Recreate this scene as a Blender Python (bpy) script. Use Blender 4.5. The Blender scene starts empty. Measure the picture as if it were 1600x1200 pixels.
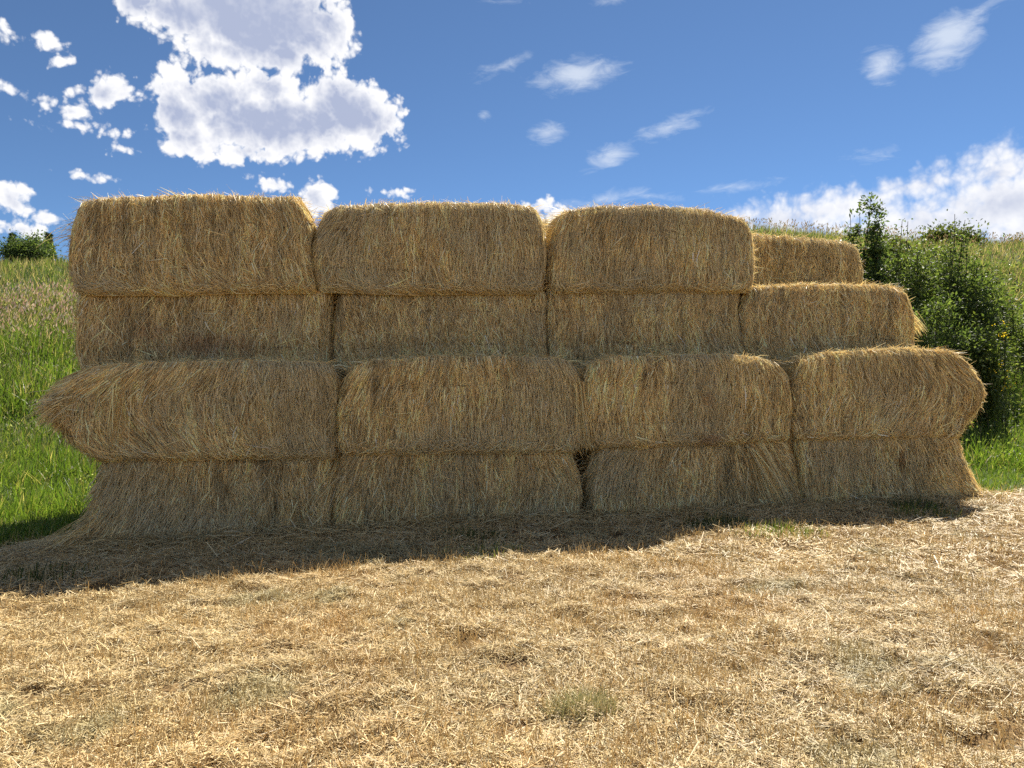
import bpy, math, random
import numpy as np
from mathutils import Vector

# ------------------------------------------------------------------ camera, light, sky
SC = bpy.context.scene
COL = SC.collection
R = np.random.default_rng(7)
CAM = np.array([0.0, 0.0, 1.476])
F = 1209.0                       # focal length in photo pixels (1600 wide)

cd = bpy.data.cameras.new('camera')
cd.sensor_width = 36.0
cd.lens = 36.0 * F / 1600.0
cd.clip_start = 0.1
cd.clip_end = 3000.0
cam = bpy.data.objects.new('camera', cd)
cam.location = CAM
cam.rotation_euler = (math.radians(90), 0, 0)
COL.objects.link(cam)
SC.camera = cam

SUN_EL, SUN_AZ = math.radians(48.0), math.radians(32.0)     # azimuth from +Y towards +X
sun_dir = Vector((math.sin(SUN_AZ) * math.cos(SUN_EL), math.cos(SUN_AZ) * math.cos(SUN_EL), math.sin(SUN_EL)))
sd = bpy.data.lights.new('sun', 'SUN')
sd.energy = 4.7
sd.angle = math.radians(0.55)
sd.color = (1.0, 0.93, 0.82)
sun = bpy.data.objects.new('sun', sd)
sun.rotation_euler = (-sun_dir).to_track_quat('-Z', 'Y').to_euler()
sun.location = (20, 30, 40)
COL.objects.link(sun)

SC.view_settings.view_transform = 'Standard'
SC.view_settings.look = 'None'
SC.view_settings.exposure = 1.42
SC.view_settings.gamma = 1.0
SC.view_settings.use_curve_mapping = False
SC.cycles.max_bounces = 10
SC.cycles.diffuse_bounces = 5
SC.cycles.use_denoising = False
SC.cycles.transparent_max_bounces = 8

SKY_STRENGTH = 0.05
CLOUD_WHITE = 0.385


class NT:
    """small helper for writing node trees"""
    def __init__(self, tree):
        self.t = tree
        tree.nodes.clear()

    def n(self, typ, **kw):
        nd = self.t.nodes.new(typ)
        for k, v in kw.items():
            setattr(nd, k, v)
        return nd

    def put(self, sock, v):
        if v is None:
            return
        if hasattr(v, 'is_output'):
            self.t.links.new(v, sock)
        else:
            sock.default_value = v

    def m(self, op, a, b=None, c=None, clamp=False):
        nd = self.n('ShaderNodeMath', operation=op)
        nd.use_clamp = clamp
        for s, v in zip(nd.inputs, (a, b, c)):
            self.put(s, v)
        return nd.outputs[0]

    def vm(self, op, a, b=None, scale=None, out=0):
        nd = self.n('ShaderNodeVectorMath', operation=op)
        self.put(nd.inputs[0], a)
        if b is not None:
            self.put(nd.inputs[1], b)
        if scale is not None:
            self.put(nd.inputs['Scale'], scale)
        return nd.outputs['Value'] if op in ('LENGTH', 'DOT_PRODUCT', 'DISTANCE') else nd.outputs[0]

    def sstep(self, v, lo, hi, a=0.0, b=1.0):
        nd = self.n('ShaderNodeMapRange', interpolation_type='SMOOTHSTEP')
        for i, x in enumerate((v, lo, hi, a, b)):
            self.put(nd.inputs[i], x)
        return nd.outputs[0]

    def noise(self, vec, scale, detail=6.0, rough=0.55, dist=0.0, lac=2.0):
        nd = self.n('ShaderNodeTexNoise')
        self.put(nd.inputs['Vector'], vec)
        nd.inputs['Scale'].default_value = scale
        nd.inputs['Detail'].default_value = detail
        nd.inputs['Roughness'].default_value = rough
        nd.inputs['Lacunarity'].default_value = lac
        nd.inputs['Distortion'].default_value = dist
        return nd.outputs['Fac']

    def mix(self, f, a, b):
        nd = self.n('ShaderNodeMix', data_type='RGBA')
        self.put(nd.inputs[0], f)
        self.put(nd.inputs[6], a)
        self.put(nd.inputs[7], b)
        return nd.outputs[2]


def px_angles(x, y):
    u, v = (x - 800.0) / F, (600.0 - y) / F
    return math.atan(u), math.atan(v / math.sqrt(1 + u * u))


def build_sky():
    w = bpy.data.worlds.new('World')
    SC.world = w
    w.use_nodes = True
    T = NT(w.node_tree)
    out = T.n('ShaderNodeOutputWorld')
    sky = T.n('ShaderNodeTexSky')
    sky.sky_type = 'NISHITA'
    sky.sun_disc = False
    sky.sun_elevation = SUN_EL
    sky.sun_rotation = SUN_AZ
    sky.altitude = 2000
    sky.air_density = 0.75
    sky.dust_density = 0.1
    sky.ozone_density = 3.5
    tc = T.n('ShaderNodeTexCoord')
    d = tc.outputs['Generated']
    sep = T.n('ShaderNodeSeparateXYZ')
    T.put(sep.inputs[0], d)
    az = T.m('ARCTAN2', sep.outputs[0], sep.outputs[1])
    el = T.m('ARCSINE', sep.outputs[2])
    comb = T.n('ShaderNodeCombineXYZ')
    T.put(comb.inputs[0], az)
    T.put(comb.inputs[1], el)
    ae = comb.outputs[0]

    def field(blobs, add=0.0):
        acc = None
        for (x, y, rx, ry, rot) in blobs:
            a, e = px_angles(x, y)
            u = (x - 800.0) / F
            sx, sy = rx / F / (1 + u * u), ry / F / math.sqrt(1 + u * u)
            mp = T.n('ShaderNodeMapping', vector_type='TEXTURE')
            T.put(mp.inputs['Vector'], ae)
            mp.inputs['Location'].default_value = (a, e, 0)
            mp.inputs['Rotation'].default_value = (0, 0, math.radians(rot))
            mp.inputs['Scale'].default_value = (sx, sy, 1)
            ln = T.vm('LENGTH', mp.outputs[0])
            g = min(sx, sy) ** 0.75 * (0.02 ** 0.25)
            f = T.m('MULTIPLY_ADD', ln, -g, g + add)
            acc = f if acc is None else T.m('MAXIMUM', acc, f)
        return acc

    # cumulus: bulk shapes + billowy noise at several scales
    upper = [(395, 20, 158, 84, 0), (300, 18, 122, 46, 0), (480, 44, 86, 50, 0), (222, 6, 60, 30, 0), (350, 74, 78, 34, 0), (440, 84, 60, 34, 0),
             (540, 44, 26, 14, -20)]
    lower = [(425, 192, 196, 52, 2), (548, 178, 84, 54, -16), (340, 158, 100, 44, 0), (415, 138, 58, 32, 0), (300, 214, 78, 32, 0),
             (380, 236, 90, 18, 0), (285, 180, 54, 44, 0), (505, 190, 112, 40, 0), (535, 150, 40, 28, 0), (335, 144, 44, 22, 0)]
    small = [(162, 146, 66, 28, 12), (112, 174, 50, 22, 0), (118, 196, 58, 15, 0), (75, 62, 28, 14, -10),
             (100, 98, 20, 7, 10), (15, 143, 24, 11, -20), (4, 45, 26, 18, -20), (186, 232, 16, 7, 0), (215, 236, 24, 7, 0),
             (122, 273, 34, 6, -4), (14, 308, 42, 30, -10), (16, 357, 70, 18, -8), (76, 341, 22, 10, 0),
             (432, 288, 40, 17, 0), (494, 310, 38, 30, 0), (600, 300, 26, 7, 0), (832, 326, 54, 14, 0), (862, 342, 34, 20, 0)]
    bank = [(1570, 268, 110, 48, 10), (1430, 292, 150, 36, 8), (1580, 320, 200, 75, 0), (1340, 322, 150, 40, 5), (1230, 342, 160, 40, 5),
            (1480, 350, 260, 62, 0), (1680, 330, 180, 120, 0), (700, 354, 140, 12, 0), (1150, 350, 110, 34, 0)]
    wisp = [(903, 117, 82, 27, 6), (780, 106, 52, 11, 17), (857, 207, 36, 18, 6), (1048, 198, 68, 15, 13), (956, 243, 50, 21, 20),
            (755, 182, 15, 12, 40), (1482, 62, 68, 42, 22), (1378, 102, 38, 30, 10), (1155, 293, 72, 11, 2), (1530, 20, 80, 14, 22),
            (770, 2, 40, 5, 0), (950, 2, 26, 6, 0), (1368, 241, 52, 14, 4), (940, 312, 80, 12, 8), (1010, 305, 60, 8, -8)]

    warp_n = T.n('ShaderNodeTexNoise')
    T.put(warp_n.inputs['Vector'], d)
    warp_n.inputs['Scale'].default_value = 20
    warp_n.inputs['Detail'].default_value = 5
    wv = T.vm('SUBTRACT', warp_n.outputs['Color'], (0.5, 0.5, 0.5))
    dw = T.vm('ADD', d, T.vm('SCALE', wv, scale=0.022))

    def billow(vec, v2, k):
        a = T.noise(vec, 18, 8, 0.60)
        vo = T.n('ShaderNodeTexVoronoi', feature='F1', voronoi_dimensions='2D')
        T.put(vo.inputs['Vector'], v2)
        vo.inputs['Scale'].default_value = 46
        vo.inputs['Detail'].default_value = 2.0
        vo.inputs['Roughness'].default_value = 0.6
        b = vo.outputs['Distance']
        n1 = T.m('MULTIPLY', T.m('SUBTRACT', a, 0.44), 0.052 * k)
        n2 = T.m('MULTIPLY', T.m('SUBTRACT', 0.44, b), 0.013 * k)
        return T.m('ADD', n1, n2)

    aw = T.vm('ADD', ae, T.vm('SCALE', wv, scale=0.022))
    bn = billow(dw, aw, 1.0)
    sun_off = (math.sin(SUN_AZ) * 0.018, -0.002, 0.022)
    bn2 = billow(T.vm('ADD', dw, sun_off), T.vm('ADD', aw, (math.sin(SUN_AZ) * 0.018, 0.022, 0)), 1.0)
    Fu = field(upper, 0.003)
    Fb = T.m('MAXIMUM', field(lower, 0.003), field(small, 0.0008))
    Fk = field(bank, 0.002)

    # unseen scattered cloud goes on outside the frame, cover raised to add fill light
    oa = T.m('DIVIDE', T.m('SUBTRACT', T.m('ABSOLUTE', az), 0.66), 0.2)
    oe = T.m('DIVIDE', T.m('SUBTRACT', el, 0.52), 0.2)
    om = T.m('MINIMUM', T.m('MAXIMUM', oa, oe), 1.0)
    om = T.m('MAXIMUM', om, 0.0)
    gen = T.m('MULTIPLY', T.m('SUBTRACT', T.noise(d, 3.2, 3, 0.5), 0.54), 0.35)
    gen = T.m('MULTIPLY', gen, om)
    gen = T.m('ADD', gen, T.m('MULTIPLY', T.m('SUBTRACT', om, 1.0), 0.2))
    Fa = T.m('MAXIMUM', Fb, gen)

    white = (CLOUD_WHITE, CLOUD_WHITE * 1.0, CLOUD_WHITE * 1.02, 1)
    grey = (0.168, 0.190, 0.258, 1)
    mott = T.noise(dw, 11, 5, 0.55)

    def cumulus(F_, soft, t0, t1, gain, hi):
        dens, dens2 = T.m('ADD', F_, bn), T.m('MULTIPLY_ADD', bn2, 0.45, F_)
        alpha = T.sstep(dens, -0.0005, soft)
        thick = T.sstep(dens2, t0, t1)
        relief = T.m('MULTIPLY', T.m('SUBTRACT', bn, bn2), hi)
        sh = T.m('SUBTRACT', T.m('MULTIPLY', thick, gain), relief)
        sh = T.m('ADD', sh, T.m('MULTIPLY', T.m('SUBTRACT', mott, 0.5), 1.0), clamp=True)
        sh = T.m('MULTIPLY', sh, T.sstep(dens, 0.002, 0.012))
        return alpha, T.mix(sh, white, grey)

    alpha, ccol = cumulus(Fa, 0.0085, 0.006, 0.030, 1.0, 14.0)
    ualpha, ucol = cumulus(Fu, 0.0095, 0.005, 0.030, 1.0, 13.0)
    kalpha, kcol = cumulus(Fk, 0.026, 0.010, 0.050, 0.6, 9.0)

    # thin high wisps: soft, streaked
    mp = T.n('ShaderNodeMapping')
    T.put(mp.inputs['Vector'], ae)
    mp.inputs['Rotation'].default_value = (0, 0, math.radians(-18))
    mp.inputs['Scale'].default_value = (1.0, 2.6, 1)
    sw = T.noise(mp.outputs[0], 30, 8, 0.62, 0.6)
    wf = T.m('ADD', field(wisp), T.m('MULTIPLY', T.m('SUBTRACT', sw, 0.52), 0.034))
    wgen = T.m('MULTIPLY', T.m('SUBTRACT', T.noise(mp.outputs[0], 4, 4, 0.5), 0.66), 0.2)
    wf = T.m('MAXIMUM', wf, T.m('MULTIPLY', wgen, om))
    walpha = T.sstep(wf, -0.003, 0.024, 0.0, 0.68)

    sky_c = T.n('ShaderNodeVectorMath', operation='MULTIPLY')
    T.put(sky_c.inputs[0], sky.outputs[0])
    sky_c.inputs[1].default_value = (0.68, 0.85, 0.93)
    bg_s = T.n('ShaderNodeBackground')
    T.put(bg_s.inputs[0], sky_c.outputs[0])
    bg_s.inputs[1].default_value = SKY_STRENGTH
    bg_w = T.n('ShaderNodeBackground')
    bg_w.inputs[0].default_value = (CLOUD_WHITE * .86, CLOUD_WHITE * .92, CLOUD_WHITE, 1)
    bg_c = T.n('ShaderNodeBackground')
    T.put(bg_c.inputs[0], ccol)
    m1 = T.n('ShaderNodeMixShader')
    T.put(m1.inputs[0], walpha)
    T.put(m1.inputs[1], bg_s.outputs[0])
    T.put(m1.inputs[2], bg_w.outputs[0])
    m2 = T.n('ShaderNodeMixShader')
    above = T.sstep(el, -0.02, 0.02)
    bg_k = T.n('ShaderNodeBackground')
    T.put(bg_k.inputs[0], kcol)
    m3 = T.n('ShaderNodeMixShader')
    T.put(m3.inputs[0], T.m('MULTIPLY', T.m('MULTIPLY', kalpha, above), 0.95))
    T.put(m3.inputs[1], m1.outputs[0])
    T.put(m3.inputs[2], bg_k.outputs[0])
    bg_u = T.n('ShaderNodeBackground')
    T.put(bg_u.inputs[0], ucol)
    m4 = T.n('ShaderNodeMixShader')
    T.put(m4.inputs[0], ualpha)
    T.put(m4.inputs[1], m3.outputs[0])
    T.put(m4.inputs[2], bg_u.outputs[0])
    T.put(m2.inputs[0], T.m('MULTIPLY', alpha, above))
    T.put(m2.inputs[1], m4.outputs[0])
    T.put(m2.inputs[2], bg_c.outputs[0])
    T.put(out.inputs[0], m2.outputs[0])


build_sky()

# ------------------------------------------------------------------ helpers
def fbm(x, y, scale=1.0, octaves=4, seed=0, rough=0.5):
    """value noise, about -1..1"""
    x = np.asarray(x, float) * scale
    y = np.asarray(y, float) * scale
    tot = np.zeros(np.broadcast(x, y).shape)
    amp, norm = 1.0, 0.0
    for o in range(octaves):
        xi, yi = np.floor(x).astype(np.int64), np.floor(y).astype(np.int64)
        fx, fy = x - xi, y - yi
        fx, fy = fx * fx * (3 - 2 * fx), fy * fy * (3 - 2 * fy)

        def h(a, b):
            k = (a * 374761393 + b * 668265263 + (seed + o * 17) * 1274126177) & 0xFFFFFFFF
            k = ((k ^ (k >> 13)) * 1103515245) & 0xFFFFFFFF
            k = (k ^ (k >> 16)) & 0xFFFF
            return k / 32767.5 - 1.0
        v = (h(xi, yi) * (1 - fx) + h(xi + 1, yi) * fx) * (1 - fy) + (h(xi, yi + 1) * (1 - fx) + h(xi + 1, yi + 1) * fx) * fy
        tot = tot + v * amp
        norm += amp
        amp *= rough
        x, y = x * 2.03 + 13.1, y * 2.03 + 7.7
    return tot / norm


def sm(x, a, b):
    t = np.clip((np.asarray(x, float) - a) / (b - a), 0, 1)
    return t * t * (3 - 2 * t)


def make_mesh(name, verts, quads, colors=None, smooth=False, tris=None):
    me = bpy.data.meshes.new(name)
    verts = np.asarray(verts, np.float32)
    quads = np.asarray(quads, np.int32).reshape(-1, 4)
    nt = 0 if tris is None else len(tris)
    me.vertices.add(len(verts))
    me.vertices.foreach_set('co', verts.ravel())
    loops = quads.ravel()
    starts = np.arange(len(quads), dtype=np.int32) * 4
    if nt:
        tris = np.asarray(tris, np.int32)
        starts = np.concatenate([starts, len(loops) + np.arange(nt, dtype=np.int32) * 3])
        loops = np.concatenate([loops, tris.ravel()])
    me.loops.add(len(loops))
    me.loops.foreach_set('vertex_index', loops.astype(np.int32))
    me.polygons.add(len(starts))
    me.polygons.foreach_set('loop_start', starts.astype(np.int32))
    if smooth:
        me.polygons.foreach_set('use_smooth', np.ones(len(starts), bool))
    me.update(calc_edges=True)
    if colors is not None:
        ca = me.color_attributes.new('tint', 'FLOAT_COLOR', 'POINT')
        c = np.ones((len(verts), 4), np.float32)
        c[:, :3] = colors
        ca.data.foreach_set('color', c.ravel())
    return me


def link(name, me, mat=None, parent=None):
    o = bpy.data.objects.new(name, me)
    COL.objects.link(o)
    if mat is not None and me is not None and not me.materials:
        me.materials.append(mat)
    if parent is not None:
        o.parent = parent
    return o


def tag(o, label=None, cat=None, group=None, kind=None):
    for k, v in (('label', label), ('category', cat), ('group', group), ('kind', kind)):
        if v:
            o[k] = v
    return o


def thing(name, loc, label, cat, group=None):
    o = bpy.data.objects.new(name, None)
    o.empty_display_size = 0.3
    o.location = [float(a) for a in loc]
    COL.objects.link(o)
    return tag(o, label, cat, group)


def ribbons(P, W, side, colors):
    """P [N,K,3] centre lines, W [N,K] half widths, side [N,3] or [N,K,3] -> verts, quads, colours"""
    N, K, _ = P.shape
    if side.ndim == 2:
        side = np.repeat(side[:, None, :], K, 1)
    off = side * W[:, :, None]
    V = np.stack([P - off, P + off], 2).reshape(-1, 3)
    base = (np.arange(N) * 2 * K)[:, None]
    k = np.arange(K - 1)[None, :] * 2
    a = base + k
    Q = np.stack([a, a + 1, a + 3, a + 2], -1).reshape(-1, 4)
    if colors.ndim == 2:
        C = np.repeat(colors, 2 * K, 0)
    else:
        C = np.repeat(colors, 2, 1).reshape(-1, 3)
    return V, Q, C


def merge(parts):
    Vs, Qs, Cs, n = [], [], [], 0
    for V, Q, C in parts:
        Vs.append(V)
        Qs.append(Q + n)
        Cs.append(C)
        n += len(V)
    return np.concatenate(Vs), np.concatenate(Qs), np.concatenate(Cs)


def unit(v):
    return v / np.maximum(np.linalg.norm(v, axis=-1, keepdims=True), 1e-9)


def tube(path, rad, sides=6):
    path = np.asarray(path, float)
    K = len(path)
    rad = np.broadcast_to(np.asarray(rad, float), (K,))
    tan = unit(np.gradient(path, axis=0))
    ref = np.array([0.31, 0.17, 0.93]) if abs(tan[0][2]) < 0.8 else np.array([1.0, 0.1, 0.0])
    a = unit(np.cross(tan, ref))
    b = np.cross(tan, a)
    th = np.linspace(0, 2 * np.pi, sides, endpoint=False)
    V = path[:, None, :] + rad[:, None, None] * (a[:, None, :] * np.cos(th)[None, :, None] + b[:, None, :] * np.sin(th)[None, :, None])
    V = V.reshape(-1, 3)
    Q = []
    for k in range(K - 1):
        for s in range(sides):
            s2 = (s + 1) % sides
            Q.append((k * sides + s, k * sides + s2, (k + 1) * sides + s2, (k + 1) * sides + s))
    return V, np.array(Q), np.ones((len(V), 3))


# ------------------------------------------------------------------ materials
def principled(name):
    m = bpy.data.materials.new(name)
    m.use_nodes = True
    T = NT(m.node_tree)
    out = T.n('ShaderNodeOutputMaterial')
    return m, T, out


def blade_mat(name, transl, rough=0.6, spec=0.3, gain=1.0, tcol=(1, 1, 1), var=0.35):
    """thin plant matter: per-piece colour from the 'tint' attribute, some light passes through"""
    m, T, out = principled(name)
    at = T.n('ShaderNodeAttribute', attribute_name='tint')
    geo = T.n('ShaderNodeNewGeometry')
    tc = T.n('ShaderNodeTexCoord')
    nz = T.noise(tc.outputs['Object'], 35, 3, 0.6)
    k = T.m('MULTIPLY_ADD', nz, var * 2, gain - var)
    col = T.vm('SCALE', at.outputs['Color'], scale=k)
    p = T.n('ShaderNodeBsdfPrincipled')
    T.put(p.inputs['Base Color'], col)
    p.inputs['Roughness'].default_value = rough
    p.inputs['Specular IOR Level'].default_value = spec
    tr = T.n('ShaderNodeBsdfTranslucent')
    T.put(tr.inputs[0], T.vm('MULTIPLY', col, tcol))
    mx = T.n('ShaderNodeMixShader')
    mx.inputs[0].default_value = transl
    T.put(mx.inputs[1], p.outputs[0])
    T.put(mx.inputs[2], tr.outputs[0])
    T.put(out.inputs[0], mx.outputs[0])
    return m


M_STRAW = blade_mat('straw_strand', 0.25, 0.5, 0.35, tcol=(1.05, 1.0, .85))
M_LITTER = blade_mat('straw_litter', 0.15, 0.55, 0.3)
M_GRASS = blade_mat('grass_blade', 0.45, 0.45, 0.35, tcol=(1.15, 1.18, .6))
M_HEAD = blade_mat('grass_seed_head', 0.25, 0.7, 0.15, tcol=(1.0, .95, .85))
M_LEAF = blade_mat('glossy_leaf', 0.50, 0.55, 0.14, tcol=(1.2, 1.3, .5))


def core_mat():
    m, T, out = principled('straw_core')
    tc = T.n('ShaderNodeTexCoord')
    mp = T.n('ShaderNodeMapping')
    T.put(mp.inputs[0], tc.outputs['Object'])
    mp.inputs['Scale'].default_value = (140, 140, 9)
    n1 = T.noise(mp.outputs[0], 1.0, 4, 0.6, 0.4)
    n2 = T.noise(tc.outputs['Object'], 3.0, 4, 0.6)
    f = T.sstep(n1, 0.35, 0.68)
    c = T.mix(f, (0.22, 0.155, 0.06, 1), (0.67, 0.50, 0.20, 1))  # dark streaks put the shade of deep straw gaps into the colour
    c = T.mix(T.sstep(n2, 0.4, 0.7, 0, 0.35), c, (0.30, 0.27, 0.16, 1))
    p = T.n('ShaderNodeBsdfPrincipled')
    T.put(p.inputs['Base Color'], c)
    p.inputs['Roughness'].default_value = 0.9
    bp = T.n('ShaderNodeBump')
    bp.inputs['Strength'].default_value = 0.8
    bp.inputs['Distance'].default_value = 0.01
    T.put(bp.inputs['Height'], n1)
    T.put(p.inputs['Normal'], bp.outputs[0])
    T.put(out.inputs[0], p.outputs[0])
    return m


M_CORE = core_mat()


def plain_mat(name, a, b, scale=20, rough=0.8):
    m, T, out = principled(name)
    tc = T.n('ShaderNodeTexCoord')
    n1 = T.noise(tc.outputs['Object'], scale, 5, 0.6)
    p = T.n('ShaderNodeBsdfPrincipled')
    T.put(p.inputs['Base Color'], T.mix(T.sstep(n1, .35, .65), (*a, 1), (*b, 1)))
    p.inputs['Roughness'].default_value = rough
    T.put(out.inputs[0], p.outputs[0])
    return m


M_TWINE = plain_mat('baling_twine', (0.13, 0.09, 0.045), (0.24, 0.17, 0.08), 60)
M_BARK = plain_mat('shrub_bark', (0.05, 0.035, 0.025), (0.11, 0.085, 0.06), 30)


def ground_mat():
    m, T, out = principled('ground_soil')
    at = T.n('ShaderNodeAttribute', attribute_name='tint')
    geo = T.n('ShaderNodeNewGeometry')
    n1 = T.noise(geo.outputs['Position'], 2.2, 6, 0.6)
    n2 = T.noise(geo.outputs['Position'], 60, 4, 0.65)
    dry = T.mix(T.sstep(n2, .35, .68), (0.08, 0.05, 0.026, 1), (0.30, 0.20, 0.09, 1))
    dry = T.mix(T.sstep(n1, .45, .7, 0, .5), dry, (0.16, 0.11, 0.06, 1))
    grn = T.mix(T.sstep(n2, .35, .65), (0.022, 0.034, 0.010, 1), (0.075, 0.105, 0.028, 1))
    c = T.mix(at.outputs['Fac'], dry, grn)
    p = T.n('ShaderNodeBsdfPrincipled')
    T.put(p.inputs['Base Color'], c)
    p.inputs['Roughness'].default_value = 0.95
    p.inputs['Specular IOR Level'].default_value = 0.1
    bp = T.n('ShaderNodeBump')
    bp.inputs['Strength'].default_value = 0.7
    bp.inputs['Distance'].default_value = 0.02
    T.put(bp.inputs['Height'], n2)
    T.put(p.inputs['Normal'], bp.outputs[0])
    T.put(out.inputs[0], p.outputs[0])
    return m


M_GROUND = ground_mat()

# ------------------------------------------------------------------ terrain
def hill_slope(X):
    return np.interp(X, [-30, -10, 0, 11, 22, 34], [.315, .315, .345, .385, .350, .325])


def height(X, Y, rough=True):
    X, Y = np.asarray(X, float), np.asarray(Y, float)
    z = 0.0117 * (np.clip(X, -12, 14) + 2.8) - 0.028 * np.clip(-X - 0.5, 0, 5)
    q = Y - (9.6 + 0.15 * np.clip(X, -12, 2))
    S = hill_slope(X)
    qa = np.clip(q, 0, 8)
    h = S * qa ** 2 / 16 + S * np.clip(q - 8, 0, 15)
    qc = np.clip(q - 23, 0, 12)
    h = h + S * (qc - qc ** 2 / 20.0)
    h = h - 0.07 * np.clip(q - 35, 0, 120)
    z = z + h
    if rough:
        k = sm(q, 2, 14)
        z = z + k * 0.22 * fbm(X, Y, 0.16, 3, 5) + 0.022 * fbm(X, Y, 1.0, 3, 9) + 0.016 * fbm(X, Y, 3.2, 2, 11)
    return z


def meadow_edge(X):
    """Y where the mown straw-coloured ground gives way to green"""
    X = np.asarray(X, float)
    base = np.where(X < 0, 7.75 + 0.26 * (X + 4.2), 9.15 + 0.10 * (X - 5.5))
    return base + 0.25 * fbm(X, X * 0, 0.9, 3, 21)


def meadow(X, Y):
    e = meadow_edge(X)
    wid = np.where(np.asarray(X) > 0, 1.3, 0.45)
    return sm(Y - e + 0.3 * fbm(X, Y, 1.6, 3, 33), -0.15, wid)


def build_ground():
    def axis(core_lo, core_hi, step, far):
        a = np.arange(core_lo, core_hi + 1e-6, step)
        lo, hi = [], []
        s, p = step, core_lo
        while p > -far:
            s *= 1.25
            p -= s
            lo.append(p)
        s, p = step, core_hi
        while p < far:
            s *= 1.25
            p += s
            hi.append(p)
        return np.concatenate([lo[::-1], a, hi])
    xs = axis(-9, 11, 0.10, 900)
    ys = axis(1.5, 16, 0.10, 900)
    # keep a middling step over the hill
    ys = np.unique(np.concatenate([ys[ys <= 16.01], np.arange(16.5, 60, 0.6), ys[ys > 60]]))
    gx, gy = np.meshgrid(xs, ys)
    gz = height(gx, gy)
    V = np.stack([gx, gy, gz], -1).reshape(-1, 3)
    nx, ny = len(xs), len(ys)
    i = np.arange(ny - 1)[:, None] * nx + np.arange(nx - 1)[None, :]
    Q = np.stack([i, i + 1, i + nx + 1, i + nx], -1).reshape(-1, 4)
    mk = meadow(V[:, 0], V[:, 1])
    me = make_mesh('ground', V, Q, np.repeat(mk[:, None], 3, 1), smooth=True)
    tag(link('ground', me, M_GROUND), 'mown straw coloured field rising into a grassy hill', None, None, 'structure')


build_ground()

# ------------------------------------------------------------------ straw bales
THETA = math.radians(11.6)
TV = np.array([math.cos(THETA), math.sin(THETA), 0.0])          # along the stack
BV = np.array([-math.sin(THETA), math.cos(THETA), 0.0])         # into the stack
P0 = np.array([-4.03, 7.28, 0.0])
DEPTH = 1.2
ROWS = {'front': 0.0, 'upper': 0.62, 'back': 1.84}


def proj(x, y, setback):
    """photo pixel -> (s, z) on the vertical plane of a row"""
    d = np.array([(x - 800.0) / F, 1.0, (600.0 - y) / F])
    o = P0 + BV * setback
    t = np.dot(o - CAM, BV) / np.dot(d, BV)
    p = CAM + d * t
    return float(np.dot(p - P0, TV)), float(p[2])


STRAW = np.array([[.81, .615, .29], [.86, .71, .38], [.68, .485, .21], [.73, .605, .325], [.54, .41, .20], [.91, .80, .52]])
STRAW_P = np.array([.34, .20, .16, .14, .10, .06])


def straw_colors(n, bias=None, gain=1.0):
    idx = R.choice(len(STRAW), n, p=STRAW_P)
    c = STRAW[idx] * R.uniform(.62, 1.26, (n, 1)) * gain
    return np.clip(c, 0, .92)


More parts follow.
